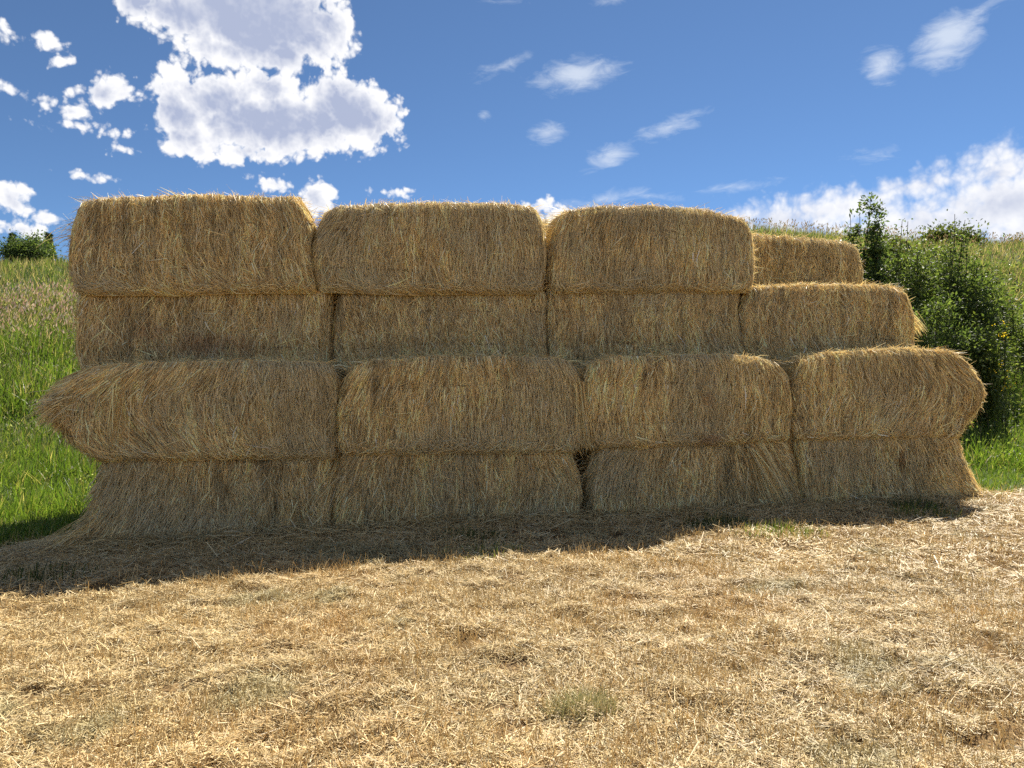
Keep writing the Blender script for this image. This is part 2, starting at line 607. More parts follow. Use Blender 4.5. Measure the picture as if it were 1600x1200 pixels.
class Bale:
    def __init__(self, left, right, top, bottom, depth=DEPTH, rtop=.07, rside=.10, lump=.03, seed=0, twines=(.27, .72)):
        # curves as arrays in plane coordinates (s, z)
        self.v = np.linspace(0, 1, 41)
        self.w = np.linspace(0, 1, 61)
        self.set(left, right, top, bottom)
        self.D, self.rt, self.rs, self.lump, self.seed, self.tw = depth, rtop, rside, lump, seed, twines

    def set(self, left, right, top, bottom):
        top, bottom = np.array(sorted(top)), np.array(sorted(bottom))
        L, Rr = np.array(sorted(left, key=lambda p: p[1])), np.array(sorted(right, key=lambda p: p[1]))
        self.xl = np.interp(self.v, (L[:, 1] - L[0, 1]) / (L[-1, 1] - L[0, 1]), L[:, 0])
        self.xr = np.interp(self.v, (Rr[:, 1] - Rr[0, 1]) / (Rr[-1, 1] - Rr[0, 1]), Rr[:, 0])
        # smooth the outlines a little
        for nm in ('xl', 'xr'):
            a = getattr(self, nm)
            b = np.pad(a, 2, 'edge')
            setattr(self, nm, (b[:-4] + 2 * b[1:-3] + 3 * b[2:-2] + 2 * b[3:-1] + b[4:]) / 9)
        self.zt = np.interp(self.w, (top[:, 0] - top[0, 0]) / (top[-1, 0] - top[0, 0]), top[:, 1])
        self.zb = np.interp(self.w, (bottom[:, 0] - bottom[0, 0]) / (bottom[-1, 0] - bottom[0, 0]), bottom[:, 1])
        ph = float(top[0, 0]) * 3.7
        self.zt = self.zt + .014 * fbm(self.w * 9 + ph, self.w * 0, 1, 3, 401)
        self.zb = self.zb + .014 * fbm(self.w * 7 + ph, self.w * 0, 1, 3, 402)
        self.W = float(np.mean(self.xr - self.xl))
        self.H = float(np.mean(self.zt - self.zb))
        self.org = np.array([(self.xl[0] + self.xr[0]) / 2, self.zb.min()])

    def front(self, w, v, extra=0.0):
        """(w,v) -> local x, depth y (0 = face plane, + into the stack), z"""
        vc, wc = np.clip(v, 0, 1), np.clip(w, 0, 1)
        xl, xr = np.interp(vc, self.v, self.xl), np.interp(vc, self.v, self.xr)
        zt, zb = np.interp(wc, self.w, self.zt), np.interp(wc, self.w, self.zb)
        x = xl + (xr - xl) * w
        z = zb + (zt - zb) * v
        ew, ev = np.minimum(wc, 1 - wc) * self.W, np.minimum(vc, 1 - vc) * self.H
        y = 0.0
        for e, r in ((ew, self.rs), (ev, self.rt)):
            q = 1 - np.minimum(e / r, 1)
            y = y + r * (1 - np.sqrt(np.clip(1 - q * q, 0, 1)))
        y = y - self.lump * fbm(x, z, 2.2, 3, self.seed) * 1.2 - 0.012 * fbm(x * 9, z * 2.0, 1.0, 2, self.seed + 3)
        for tv in self.tw:
            y = y + 0.016 * np.exp(-((v - tv) * self.H / .022) ** 2)
        y = y - extra
        return np.stack([x - self.org[0], y, z - self.org[1]], -1)

    def core(self):
        nw, nv = 44, 18
        ww, vv = np.meshgrid(np.linspace(0, 1, nw + 1), np.linspace(0, 1, nv + 1))
        f = self.front(ww, vv)
        b = f.copy()
        b[..., 1] = self.D - f[..., 1]
        mids = []
        # boundary ring of the face
        n = (nw + 1) * (nv + 1)
        idx = np.arange(n).reshape(nv + 1, nw + 1)
        ring = np.concatenate([idx[0, :-1], idx[:-1, -1], idx[-1, :0:-1], idx[:0:-1, 0]])
        Vf, Vb = f.reshape(-1, 3), b.reshape(-1, 3)
        steps = 6
        rv = []
        for k in range(1, steps):
            t = k / steps
            p = Vf[ring] * (1 - t) + Vb[ring] * t
            bul = math.sin(math.pi * t) ** .5 * .018
            p = p.copy()
            p[:, 2] += np.where(p[:, 2] > self.H * .5, bul, 0) + .012 * fbm(p[:, 0] * 3, p[:, 1] * 3, 1, 2, self.seed + 8)
            rv.append(p)
        V = np.concatenate([Vf, Vb] + rv)
        i = idx[:-1, :-1].ravel()
        Q1 = np.stack([i, i + 1, i + nw + 2, i + nw + 1], -1)
        Q2 = Q1[:, ::-1] + n
        m = len(ring)
        rings = [ring] + [2 * n + k * m + np.arange(m) for k in range(steps - 1)] + [ring + n]
        QR = []
        for k in range(steps):
            a, c = rings[k], rings[k + 1]
            a2, c2 = np.roll(a, -1), np.roll(c, -1)
            QR.append(np.stack([a, c, c2, a2], -1))
        return V, np.concatenate([Q1, Q2] + QR)

    def twine(self, tv):
        w = np.linspace(0.005, 0.995, 50)
        f = self.front(w, np.full_like(w, tv), 0.029)
        f[:, 2] += .010 * np.sin(w * 17 + self.seed) + .006 * np.sin(w * 41 + self.seed)
        f[:, 1] += .010 * np.sin(w * 23 + self.seed * 2)
        b = f[::-1].copy()
        b[:, 1] = self.D - b[:, 1]
        f[0, 0] -= .0
        path = np.concatenate([f, b, f[:1]])
        return tube(path, 0.0055, 5)

    def strands(self, n=9000, lean=0.0, fanL=-25, fanR=25, fanw=.22, vcen=None, bot_sweep=0.0, bot_v=.25, mess=9.0, flareL=0.0, flareR=0.0,
                stain_shade_spots=(), top_n=2600, fringe=900, end_n=900, gain=1.0, wsc=1.0, skirt=0.0, over=.02):
        parts = []
        Lw, H = self.W, self.H
        # ---- the combed straw of the face
        for layer, (cnt, lmin, lmax, offa, offb, ms, wd) in enumerate((
                (int(n * 1.15), .05, .21, .000, .022, mess, 1.15),
                (int(n * .22), .06, .22, .010, .036, mess * 1.8, 1.1),
                (int(n * .022), .06, .22, .02, .055, 38, .9),
                (int(n * .10), .05, .20, .012, .05, 48, .95))):
            w = R.uniform(-.005, 1.005, cnt)
            v = R.uniform(.0, 1.10, cnt) if layer < 3 else np.abs(R.normal(0, .06, cnt)) + .015
            ln = R.uniform(lmin, lmax, cnt) * np.where(R.uniform(0, 1, cnt) < .15, 1.5, 1.0)
            ew = np.clip(1 - w / fanw, 0, 1) ** 1.3
            er = np.clip(1 - (1 - w) / fanw, 0, 1) ** 1.3
            x0 = w * Lw
            low = fbm(x0, v * H, 2.4, 2, self.seed + 40)
            low2 = fbm(x0, v * H, 8.0, 2, self.seed + 44)
            ang = lean + fanL * ew + fanR * er + 9 * low + 9 * low2 + R.normal(0, ms, cnt)     # degrees from straight down, + = tip to the right
            bv = np.clip(1 - v / bot_v, 0, 1)
            ang = ang + bot_sweep * bv * (1 + .8 * low) + R.normal(0, 1, cnt) * bv * 16
            curl = R.normal(0, 7, cnt) + (fanL * ew + fanR * er) * .25 + bot_sweep * bv * .6
            K = 3
            P = np.zeros((cnt, K, 3))
            cw, cv = w.copy(), v.copy()
            off0 = R.uniform(offa, offb, cnt)
            rise = R.uniform(.0, .022, cnt)
            for k in range(K):
                t = k / (K - 1)
                vv = np.clip(cv, -.02, 1.03)
                P[:, k] = self.front(cw, vv, off0 + rise * math.sin(math.pi * (t * .75 + .25)) + skirt * np.clip(1 - cv, 0, 1) ** 2 * .5)
                a = np.radians(ang + curl * t)
                st = ln / (K - 1)
                cw = cw + np.sin(a) * st / Lw
                cv = cv - np.cos(a) * st / H
            cv0 = v - np.cos(np.radians(ang)) * ln / H
            keep = (cv0 > -over / H - .03 - .11 * R.uniform(0, 1, cnt) ** 2.5) & (v < 1.06) & (cw > -(.02 + flareL)) & (cw < 1.02 + flareR)
            P, ln, cnt2 = P[keep], ln[keep], int(keep.sum())
            wid = R.uniform(.0018, .0042, cnt2) * wd * wsc
            big = (R.uniform(0, 1, cnt2) < .12)
            wid = wid * np.where(big, 1.5, 1.0)
            Wd = wid[:, None] * np.array([.85, 1.0, .45])[None, :]
            tan = unit(P[:, -1] - P[:, 0])
            roll = R.normal(0, .7, cnt2)
            nrm = np.stack([np.sin(roll), -np.cos(roll), R.normal(0, .25, cnt2)], -1)
            side = unit(np.cross(tan, nrm))
            xx, zz = P[:, 0, 0], P[:, 0, 2]
            c = straw_colors(cnt2, gain=gain)
            patch = fbm(xx, zz, 1.6, 3, self.seed + 60)[:, None]
            streak = fbm(xx * 14, zz * 1.3, 1.0, 2, self.seed + 61)[:, None]
            clump = fbm(xx * 26, zz * 3.2, 1.0, 2, self.seed + 62)[:, None]
            c = c * np.clip(1 + .22 * patch + .30 * streak + .32 * clump, .35, 1.7) * np.where(big, 1.22, 1.0)[:, None]
            c = np.clip(c, 0, .9)
            gg = np.clip(fbm(xx, zz, 1.1, 3, self.seed + 70) * 1.4, 0, .6)[:, None]
            c = c * (1 - gg) + gg * np.array([.58, .50, .31]) * R.uniform(.7, 1.2, (cnt2, 1))
            for (sw, sv, srx, srz, scol, amt) in stain_shade_spots:
                sx, sz = (sw - .5) * Lw, sv * H
                dd = ((xx - sx) / srx) ** 2 + ((zz - sz) / srz) ** 2 + .9 * fbm(xx, zz, 9, 3, self.seed + 90)
                k = (amt * np.clip(1.3 - dd, 0, 1))[:, None]
                c = c * (1 - k) + k * c * np.array(scol)
            parts.append(ribbons(P, Wd, side, c))
        # ---- top: straw lying on the top and sticking up along the edge
        def surf_top(w, d):
            p = self.front(w, np.full_like(w, 1.0))
            yf = p[:, 1]
            y = yf + (self.D - 2 * yf) * d
            p = p.copy()
            p[:, 1] = y
            p[:, 2] += .012
            return p
        for kind, cnt in (('lie', top_n), ('stick', fringe)):
            w = R.uniform(0.0, 1.0, cnt)
            d = R.uniform(0, 1, cnt) ** 1.6
            if kind == 'stick':
                d = R.uniform(0, 1, cnt) ** 3
            b = surf_top(w, d)
            az = R.uniform(0, 2 * np.pi, cnt)
            if kind == 'lie':
                elv = R.normal(.12, .22, cnt)
                ln = R.uniform(.05, .22, cnt)
            else:
                elv = R.uniform(.2, 1.35, cnt)
                ln = np.minimum(R.exponential(.026, cnt) + .018, .11)
            dirv = np.stack([np.cos(az) * np.cos(elv), np.sin(az) * np.cos(elv), np.sin(elv)], -1)
            K = 3
            P = b[:, None, :] + dirv[:, None, :] * (ln[:, None] * np.linspace(-.1, 1, K)[None, :])[:, :, None]
            P[:, -1, 2] -= ln * R.uniform(0, .25, cnt)
            wid = R.uniform(.0016, .0036, cnt) * wsc
            Wd = wid[:, None] * np.array([1, .9, .35])[None, :]
            side = unit(np.cross(dirv, unit(R.normal(0, 1, (cnt, 3)))))
            parts.append(ribbons(P, Wd, side, straw_colors(cnt, gain=gain * 1.05)))
        # ---- ends
        for endw, sgn, fl in ((0.0, -1, flareL), (1.0, 1, flareR)):
            cnt = end_n
            v = R.uniform(.02, 1.0, cnt)
            d = R.uniform(0, 1, cnt) ** 1.5
            p = self.front(np.full(cnt, endw), v)
            p[:, 1] = p[:, 1] + (self.D - 2 * p[:, 1]) * d
            ln = R.uniform(.05, .16, cnt)
            dn = R.uniform(-.25, 1.9, cnt)
            dirv = unit(np.stack([sgn * R.uniform(.05, .55, cnt), R.normal(0, .3, cnt), -dn], -1))
            K = 3
            P = p[:, None, :] + dirv[:, None, :] * (ln[:, None] * np.linspace(-.2, 1, K)[None, :])[:, :, None]
            P[:, 1, 0] += sgn * .008
            P[:, 0, 0] -= sgn * .012
            wid = R.uniform(.0018, .004, cnt) * wsc
            Wd = wid[:, None] * np.array([1, .9, .35])[None, :]
            side = unit(np.cross(dirv, unit(R.normal(0, 1, (cnt, 3)))))
            parts.append(ribbons(P, Wd, side, straw_colors(cnt, gain=gain)))
        return merge(parts)


def tuft(p, direction, n, ln, spread, rad, droop=.2, gain=1.0, wid=.003):
    """a bundle of straw around local point p"""
    direction = np.array(direction, float)
    b = np.array(p) + R.normal(0, rad, (n, 3))
    dv = unit(unit(direction)[None, :] + R.normal(0, spread, (n, 3)))
    L = ln * R.uniform(.5, 1.1, n)
    K = 4
    t = np.linspace(-.15, 1, K)
    P = b[:, None, :] + dv[:, None, :] * (L[:, None] * t[None, :])[:, :, None]
    P[:, :, 2] -= (droop * L[:, None] * np.clip(t, 0, 1)[None, :] ** 2)
    side = unit(np.cross(dv, unit(R.normal(0, 1, (n, 3)))))
    Wd = (wid * R.uniform(.6, 1.2, n))[:, None] * np.array([1, 1, .8, .3])[None, :]
    return ribbons(P, Wd, side, straw_colors(n, gain=gain))


GROUP = 'straw bales stacked in tiers'
BALES = {}


def make_bale(key, row, top, bottom, left, right, label, seed, zbot=None, ztop=None, jit=0.0, style=None, rtop=.055, rside=.10, tufts=(), twines=(.27, .72), lump=.03):
    sb = ROWS[row] + jit
    tp = [proj(x, y, sb) for x, y in top]
    bt = [proj(x, y, sb) for x, y in bottom]
    lf = [proj(x, y, sb) for x, y in left]
    rt = [proj(x, y, sb) for x, y in right]
    if zbot is not None:
        bt = [(s, zbot(s) if callable(zbot) else zbot) for s, z in bt]
    B = Bale(lf, rt, tp, bt, rtop=rtop, rside=rside, lump=lump, seed=seed, twines=twines)
    BALES[key] = (B, sb)
    org = P0 + BV * sb + TV * B.org[0]
    loc = (org[0], org[1], B.org[1])
    o = thing('straw_bale', loc, label, 'straw bale', GROUP)
    o.rotation_euler = (0, 0, THETA)
    V, Q = B.core()
    link('straw_core', make_mesh('straw_core', V, Q, smooth=True), M_CORE, o)
    V, Q, C = B.strands(**(style or {}))
    st = [(V, Q, C)]
    for tf in tufts:
        kw = dict(tf)
        w, v = kw.pop('at')
        p = B.front(np.array([w]), np.array([v]), .01)[0]
        p = p + np.array([0, kw.pop('dy', 0.0), 0])
        st.append(tuft(p, **kw))
    V, Q, C = merge(st)
    s = link('loose_strands', make_mesh('loose_strands', V, Q, C), M_STRAW, o)
    s['kind'] = 'stuff'
    for tv in twines:
        V, Q, C = B.twine(tv)
        link('twine', make_mesh('twine', V, Q, smooth=True), M_TWINE, o)
    return o


def gz(s, sb):
    p = P0 + BV * sb + TV * s
    return float(height(p[0], p[1])) - .03


def top_of(keys, drop=.03):
    """height of the tops of lower bales as a function of s"""
    cs, cz = [], []
    for k in keys:
        B, _ = BALES[k]
        s = B.xl[-1] + (B.xr[-1] - B.xl[-1]) * B.w
        cs.append(s)
        cz.append(B.zt)
    cs, cz = np.concatenate(cs), np.concatenate(cz)
    o = np.argsort(cs)
    cs, cz = cs[o], cz[o]
    return lambda s: float(np.interp(s, cs, cz)) - drop


# --- bottom tier
gf = lambda s: gz(s, 0.0)
make_bale('G1', 'front', [(160, 714), (300, 712), (420, 714), (520, 712)], [(98, 852), (330, 845), (520, 838)],
          [(160, 714), (150, 750), (134, 800), (98, 852)], [(520, 712), (517, 760), (521, 838)],
          'bottom bale at the grassy end whose straw spills out over the shaded ground', 11, zbot=gf, jit=.06,
          style=dict(n=10500, fanL=-20, fanR=8, fanw=.4, mess=11, skirt=.12, flareL=.06, gain=.95), rside=.14,
          tufts=[dict(at=(.03, .22), direction=(-1, -.2, -.55), n=260, ln=.42, spread=.22, rad=.06)])
make_bale('G2', 'front', [(535, 703), (700, 702), (895, 702)], [(522, 838), (700, 832), (903, 824)],
          [(535, 703), (522, 750), (520, 800), (522, 838)], [(893, 702), (906, 745), (912, 775), (903, 824)],
          'bottom bale beside the narrow black gap with pale stalks leaning at its near end', 12, zbot=gf, jit=.05,
          style=dict(n=10500, fanL=-26, fanR=16, fanw=.22, mess=10, skirt=.09, gain=.95),
          tufts=[dict(at=(.0, .75), direction=(-.45, -.2, -1), n=170, ln=.5, spread=.16, rad=.04, gain=1.1)])
make_bale('G3', 'front', [(938, 694), (1100, 690), (1235, 684)], [(922, 818), (1100, 812), (1256, 800)],
          [(938, 694), (924, 735), (920, 780), (922, 818)], [(1235, 684), (1246, 730), (1256, 800)],
          'bottom bale with a long slanting sheaf of stalks fanned toward the sunny end', 13, zbot=gf, jit=.04,
          style=dict(n=10500, fanL=-14, fanR=38, fanw=.36, mess=10, skirt=.09, flareR=.05, gain=.95),
          tufts=[dict(at=(.80, .85), direction=(.55, -.25, -1), n=230, ln=.55, spread=.12, rad=.05, gain=1.08)])
make_bale('G4', 'front', [(1248, 680), (1380, 679), (1500, 680)], [(1258, 800), (1400, 796), (1538, 789)],
          [(1248, 680), (1250, 740), (1258, 800)], [(1500, 680), (1508, 710), (1520, 755), (1538, 789)],
          'brown stained bottom bale at the sunny end with a flared lower corner', 14, zbot=gf, jit=.02,
          style=dict(n=10500, fanL=0, fanR=26, fanw=.3, mess=10, skirt=.06, flareR=.04, stain_shade_spots=[(.52, .72, .07, .13, (.5, .38, .28), .9), (.3, .25, .3, .12, (.8, .8, .8), .5)]),
          tufts=[dict(at=(.975, .36), direction=(.72, 0, -1), n=420, ln=.42, spread=.11, rad=.05, dy=.08, gain=1.0)])
# --- second tier
def on(keys):
    return top_of(keys)
zb2 = on(['G1', 'G2', 'G3', 'G4'])
make_bale('F1', 'front', [(128, 580), (190, 571), (300, 570), (400, 567), (500, 570), (520, 577)], [(160, 716), (300, 714), (522, 714)],
          [(128, 580), (100, 594), (66, 626), (78, 650), (100, 678), (140, 706), (160, 716)], [(520, 577), (529, 595), (525, 640), (521, 690), (522, 714)],
          'second tier bale with a shaggy pointed end jutting over the green grass', 21, zbot=zb2, jit=-.02,
          style=dict(n=12500, fanL=-52, fanR=10, fanw=.27, mess=9, bot_sweep=-8, bot_v=.2, end_n=1300, flareL=.05), rside=.10,
          tufts=[dict(at=(.05, .62), direction=(-1, -.15, -.4), n=300, ln=.19, spread=.30, rad=.075),
                 dict(at=(.24, .70), direction=(-.12, -.1, -1), n=120, ln=.45, spread=.06, rad=.04, gain=1.15)])
make_bale('F2', 'front', [(545, 580), (580, 568), (700, 560), (800, 560), (880, 565), (900, 574)], [(532, 705), (700, 704), (905, 702)],
          [(545, 580), (533, 608), (527, 640), (529, 680), (532, 705)], [(900, 574), (912, 600), (914, 650), (910, 690), (905, 702)],
          'second tier bale with an evenly combed face and a tuft hanging beside the black gap', 22, zbot=zb2, jit=-.03,
          style=dict(n=11000, fanL=-16, fanR=16, fanw=.14, mess=8, bot_sweep=-26, bot_v=.16),
          tufts=[dict(at=(.985, .72), direction=(.12, -.12, -1), n=150, ln=.5, spread=.07, rad=.03, gain=1.1)])
make_bale('F3', 'front', [(925, 573), (960, 562), (1100, 557), (1180, 560), (1222, 570)], [(925, 694), (1100, 690), (1237, 684)],
          [(925, 573), (915, 608), (913, 650), (925, 694)], [(1222, 570), (1235, 590), (1241, 640), (1237, 684)],
          'second tier bale with a small dark hole painted under its top edge', 23, zbot=zb2, jit=-.02,
          style=dict(n=11000, fanL=-12, fanR=14, fanw=.12, mess=8, bot_sweep=24, bot_v=.22, stain_shade_spots=[(.255, .90, .03, .06, (.18, .12, .08), 1.0), (.55, .12, .14, .08, (.6, .45, .4), .8), (.55, .62, .12, .06, (.75, .6, .5), .6)]))  # first spot paints the hole's shade into the straw colour
make_bale('F4', 'front', [(1249, 566), (1290, 553), (1400, 547), (1488, 551), (1503, 558)], [(1243, 682), (1400, 680), (1500, 680)],
          [(1249, 566), (1241, 590), (1240, 640), (1243, 682)], [(1503, 558), (1522, 580), (1541, 606), (1533, 630), (1510, 660), (1500, 680)],
          'second tier bale with a sunlit crown and a bristling wedge shaped end by the bush', 24, zbot=zb2, jit=-.02,
          style=dict(n=11500, fanL=14, fanR=46, fanw=.26, mess=9, bot_sweep=16, bot_v=.25, fringe=1500, flareR=.05, end_n=1500), rside=.07,
          tufts=[dict(at=(.06, .93), direction=(-.5, -.3, -.6), n=90, ln=.22, spread=.3, rad=.05, gain=1.35)])
# --- third tier, set back
zb3 = on(['F1', 'F2', 'F3', 'F4'])
make_bale('U1', 'upper', [(122, 455), (300, 455), (518, 452)], [(130, 575), (330, 575), (519, 575)],
          [(122, 455), (116, 490), (117, 540), (128, 575)], [(518, 452), (516, 500), (519, 575)],
          'third tier bale with a faint reddish stain under the squarest top bale', 31, zbot=zb3, jit=.06,
          style=dict(n=10500, fanL=-18, fanR=6, fanw=.2, mess=14, bot_sweep=10, bot_v=.3, stain_shade_spots=[(.5, .42, .5, .12, (.72, .55, .5), .7), (.25, .6, .2, .1, (.7, .55, .5), .5)]))
make_bale('U2', 'upper', [(530, 458), (700, 455), (855, 455)], [(521, 570), (700, 570), (857, 570)],
          [(530, 458), (523, 500), (521, 570)], [(855, 455), (854, 510), (858, 570)],
          'third tier bale with ragged drooping stalks over its grey lower edge', 32, zbot=zb3, jit=.05,
          style=dict(n=10500, fanL=10, fanR=4, fanw=.4, mess=15, bot_sweep=12, bot_v=.35, lean=6))
make_bale('U3', 'upper', [(858, 454), (1000, 452), (1160, 453)], [(860, 570), (1000, 570), (1172, 570)],
          [(858, 454), (859, 510), (860, 570)], [(1160, 453), (1156, 480), (1160, 520), (1172, 570)],
          'third tier bale with straight upright stalks under the round shouldered top bale', 33, zbot=zb3, jit=.03,
          style=dict(n=10500, fanL=6, fanR=14, fanw=.2, mess=11, bot_sweep=-6))
make_bale('U4', 'upper', [(1172, 452), (1250, 446), (1350, 447), (1400, 450), (1418, 456)], [(1176, 565), (1300, 560), (1432, 555)],
          [(1172, 452), (1160, 480), (1161, 530), (1176, 565)], [(1418, 456), (1430, 485), (1433, 520), (1432, 555)],
          'third tier bale with a sunlit bare top and a tail of straw poking out', 34, zbot=zb3, jit=.0,
          style=dict(n=11000, fanL=8, fanR=12, fanw=.15, mess=14, bot_sweep=26, bot_v=.3, fringe=1600),
          tufts=[dict(at=(.99, .62), direction=(1, 0, -.75), n=110, ln=.24, spread=.12, rad=.035, gain=1.2, dy=.05)])
# --- top tier
zb4 = on(['U1', 'U2', 'U3', 'U4'])
make_bale('T1', 'upper', [(122, 319), (150, 313), (250, 309), (340, 307), (400, 311), (468, 309)], [(120, 455), (260, 454), (430, 452), (497, 448)],
          [(122, 319), (112, 345), (107, 375), (106, 410), (112, 440), (120, 455)], [(468, 309), (482, 330), (493, 354), (488, 378), (491, 405), (497, 448)],
          'squarest top tier bale with wispy straw trailing off its corner toward the sky', 41, zbot=zb4, jit=-.03,
          style=dict(n=11500, fanL=-14, fanR=14, fanw=.15, mess=11, bot_sweep=34, bot_v=.36, fringe=1400),
          tufts=[dict(at=(.01, .72), direction=(-1, 0, .12), n=46, ln=.24, spread=.25, rad=.07, droop=.5)])
make_bale('T2', 'upper', [(503, 337), (530, 325), (600, 321), (700, 319), (790, 320), (830, 326), (843, 335)], [(500, 456), (640, 456), (750, 455), (846, 454)],
          [(503, 337), (497, 355), (486, 385), (486, 412), (500, 456)], [(843, 335), (852, 360), (855, 400), (850, 432), (846, 454)],
          'top tier bale with a pale twist of straw and a tangled swept lower edge', 42, zbot=zb4, jit=-.05,
          style=dict(n=11500, fanL=-32, fanR=8, fanw=.22, mess=10, bot_sweep=46, bot_v=.33, fringe=1400),
          tufts=[dict(at=(.305, .93), direction=(.12, -.15, -1), n=26, ln=.22, spread=.05, rad=.008, gain=1.9, wid=.004)])
make_bale('T3', 'upper', [(882, 332), (930, 326), (1010, 324), (1080, 328), (1140, 337), (1166, 345)], [(866, 451), (1000, 450), (1172, 450)],
          [(882, 332), (871, 355), (863, 390), (862, 430), (866, 451)], [(1166, 345), (1177, 365), (1181, 400), (1180, 430), (1172, 450)],
          'top tier bale with rounded shoulders and a sunlit rim against the white clouds', 43, zbot=zb4, jit=-.04,
          style=dict(n=11500, fanL=-8, fanR=10, fanw=.14, mess=8, bot_sweep=22, bot_v=.25, fringe=1400))
# --- the row behind: one bale of it stands up beside the bush, the rest only backs the stack
sL, zT = proj(1165, 362, ROWS['back'])
sR, _ = proj(1347, 400, ROWS['back'])
bs = sR - 2.45
back_top = {}


def box_outline(s0, s1, z0, z1):
    return ([(s0 + .03, z1), (s0, (z0 + z1) / 2), (s0 + .02, z0)], [(s1 - .03, z1), (s1, (z0 + z1) / 2), (s1 - .02, z0)],
            [(s0 + .03, z1 - .02), ((s0 + s1) / 2, z1), (s1 - .03, z1 - .02)], [(s0, z0), ((s0 + s1) / 2, z0), (s1, z0)])


def back_bale(s0, s1, z0, z1, label, seed, n, group):
    B = Bale(*box_outline(s0, s1, z0, z1), seed=seed)
    sb = ROWS['back']
    org = P0 + BV * sb + TV * B.org[0]
    o = thing('straw_bale', (org[0], org[1], B.org[1]), label, 'straw bale', group)
    o.rotation_euler = (0, 0, THETA)
    V, Q = B.core()
    link('straw_core', make_mesh('straw_core', V, Q, smooth=True), M_CORE, o)
    V, Q, C = B.strands(n=n, top_n=900, fringe=250, end_n=400)
    link('loose_strands', make_mesh('loose_strands', V, Q, C), M_STRAW, o)['kind'] = 'stuff'
    for tv in (.27, .72):
        V, Q, C = B.twine(tv)
        link('twine', make_mesh('twine', V, Q, smooth=True), M_TWINE, o)
    return o


HID = 'straw bale of the rear row hidden behind the front bales'
HG = 'straw bales of the hidden rear row'
cols = [(bs - 2.5 * k, bs - 2.5 * k + 2.45) for k in range(4)]       # column 0 carries the visible one
proto = None
for k, (a, b) in enumerate(cols):
    g0 = gz((a + b) / 2, ROWS['back'])
    for t in range(3):
        z0, z1 = g0 + t * .855, g0 + (t + 1) * .855 - .01
        if proto is None:
            proto = back_bale(a, b, z0, z1, HID, 70, 300, HG)
            continue
        o = proto.copy()
        COL.objects.link(o)
        org = P0 + BV * ROWS['back'] + TV * ((a + b) / 2)
        o.location = (org[0], org[1], z0)
        for ch in proto.children:
            c = ch.copy()
            COL.objects.link(c)
            c.parent = o
    back_top[k] = g0 + 3 * .855 - .01
# the visible rear bale
sb = ROWS['back']
make_bale('B4', 'back', [(1130, 360), (1165, 361), (1240, 370), (1300, 376), (1330, 380), (1343, 388)], [(1100, 446), (1240, 446), (1348, 446)],
          [(1030, 360), (1026, 400), (1030, 446)], [(1343, 388), (1349, 410), (1350, 446)],
          'single rear bale standing lower behind the steps of the stack beside the bush', 51,
          zbot=lambda s: back_top[0] - .01, style=dict(n=8000, fanL=0, fanR=6, mess=16, fringe=1300))
# rear bales seen only through the slits between the top bales
for k, lab in ((1, 'rear bale seen only as a sunlit patch in the slit between top bales'),):
    a, b = cols[k]
    s1, z1 = proj(857, 343, ROWS['back'])
    back_bale(s1 - 1.25, s1 + 1.2, back_top[k] - .01, z1, lab, 77, 1500, GROUP)
a, b = cols[3]
back_bale(a, b, back_top[3] - .01, back_top[3] + .80, HID, 79, 300, HG)

# ------------------------------------------------------------------ straw litter on the field
def wedge(n, az0, az1, r0, r1, power=2.0):
    """random ground points in a wedge seen from above"""
    az = np.radians(R.uniform(az0, az1, n))
    u = R.uniform(0, 1, n)
    r = (r0 ** power + u * (r1 ** power - r0 ** power)) ** (1 / power)
    return r * np.sin(az), r * np.cos(az), r


def litter_colors(X, Y, n):
    pal = np.array([[.66, .515, .26], [.77, .65, .39], [.59, .44, .22], [.50, .37, .185], [.60, .53, .32], [.82, .72, .50]])
    c = pal[R.choice(6, n, p=[.34, .22, .20, .10, .10, .04])] * R.uniform(.6, 1.2, (n, 1))
    a = fbm(X, Y, 1.3, 4, 101)
    b = fbm(X, Y, .8, 4, 107)
    g = fbm(X, Y, 1.7, 4, 113)
    c = c * (1 + .16 * a[:, None])
    k = np.clip(b * 1.2 - .3, 0, .22)[:, None]                  # orange stubble patches
    c = c * (1 - k) + k * c * np.array([1.0, .84, .68])
    k = np.clip(g * 2.4 - .8, 0, .5)[:, None]                   # grey green flattened patches
    c = c * (1 - k) + k * np.array([.36, .35, .20]) * R.uniform(.7, 1.3, (n, 1))
    return np.clip(c * np.array([.86, .83, .765]), 0, .85)


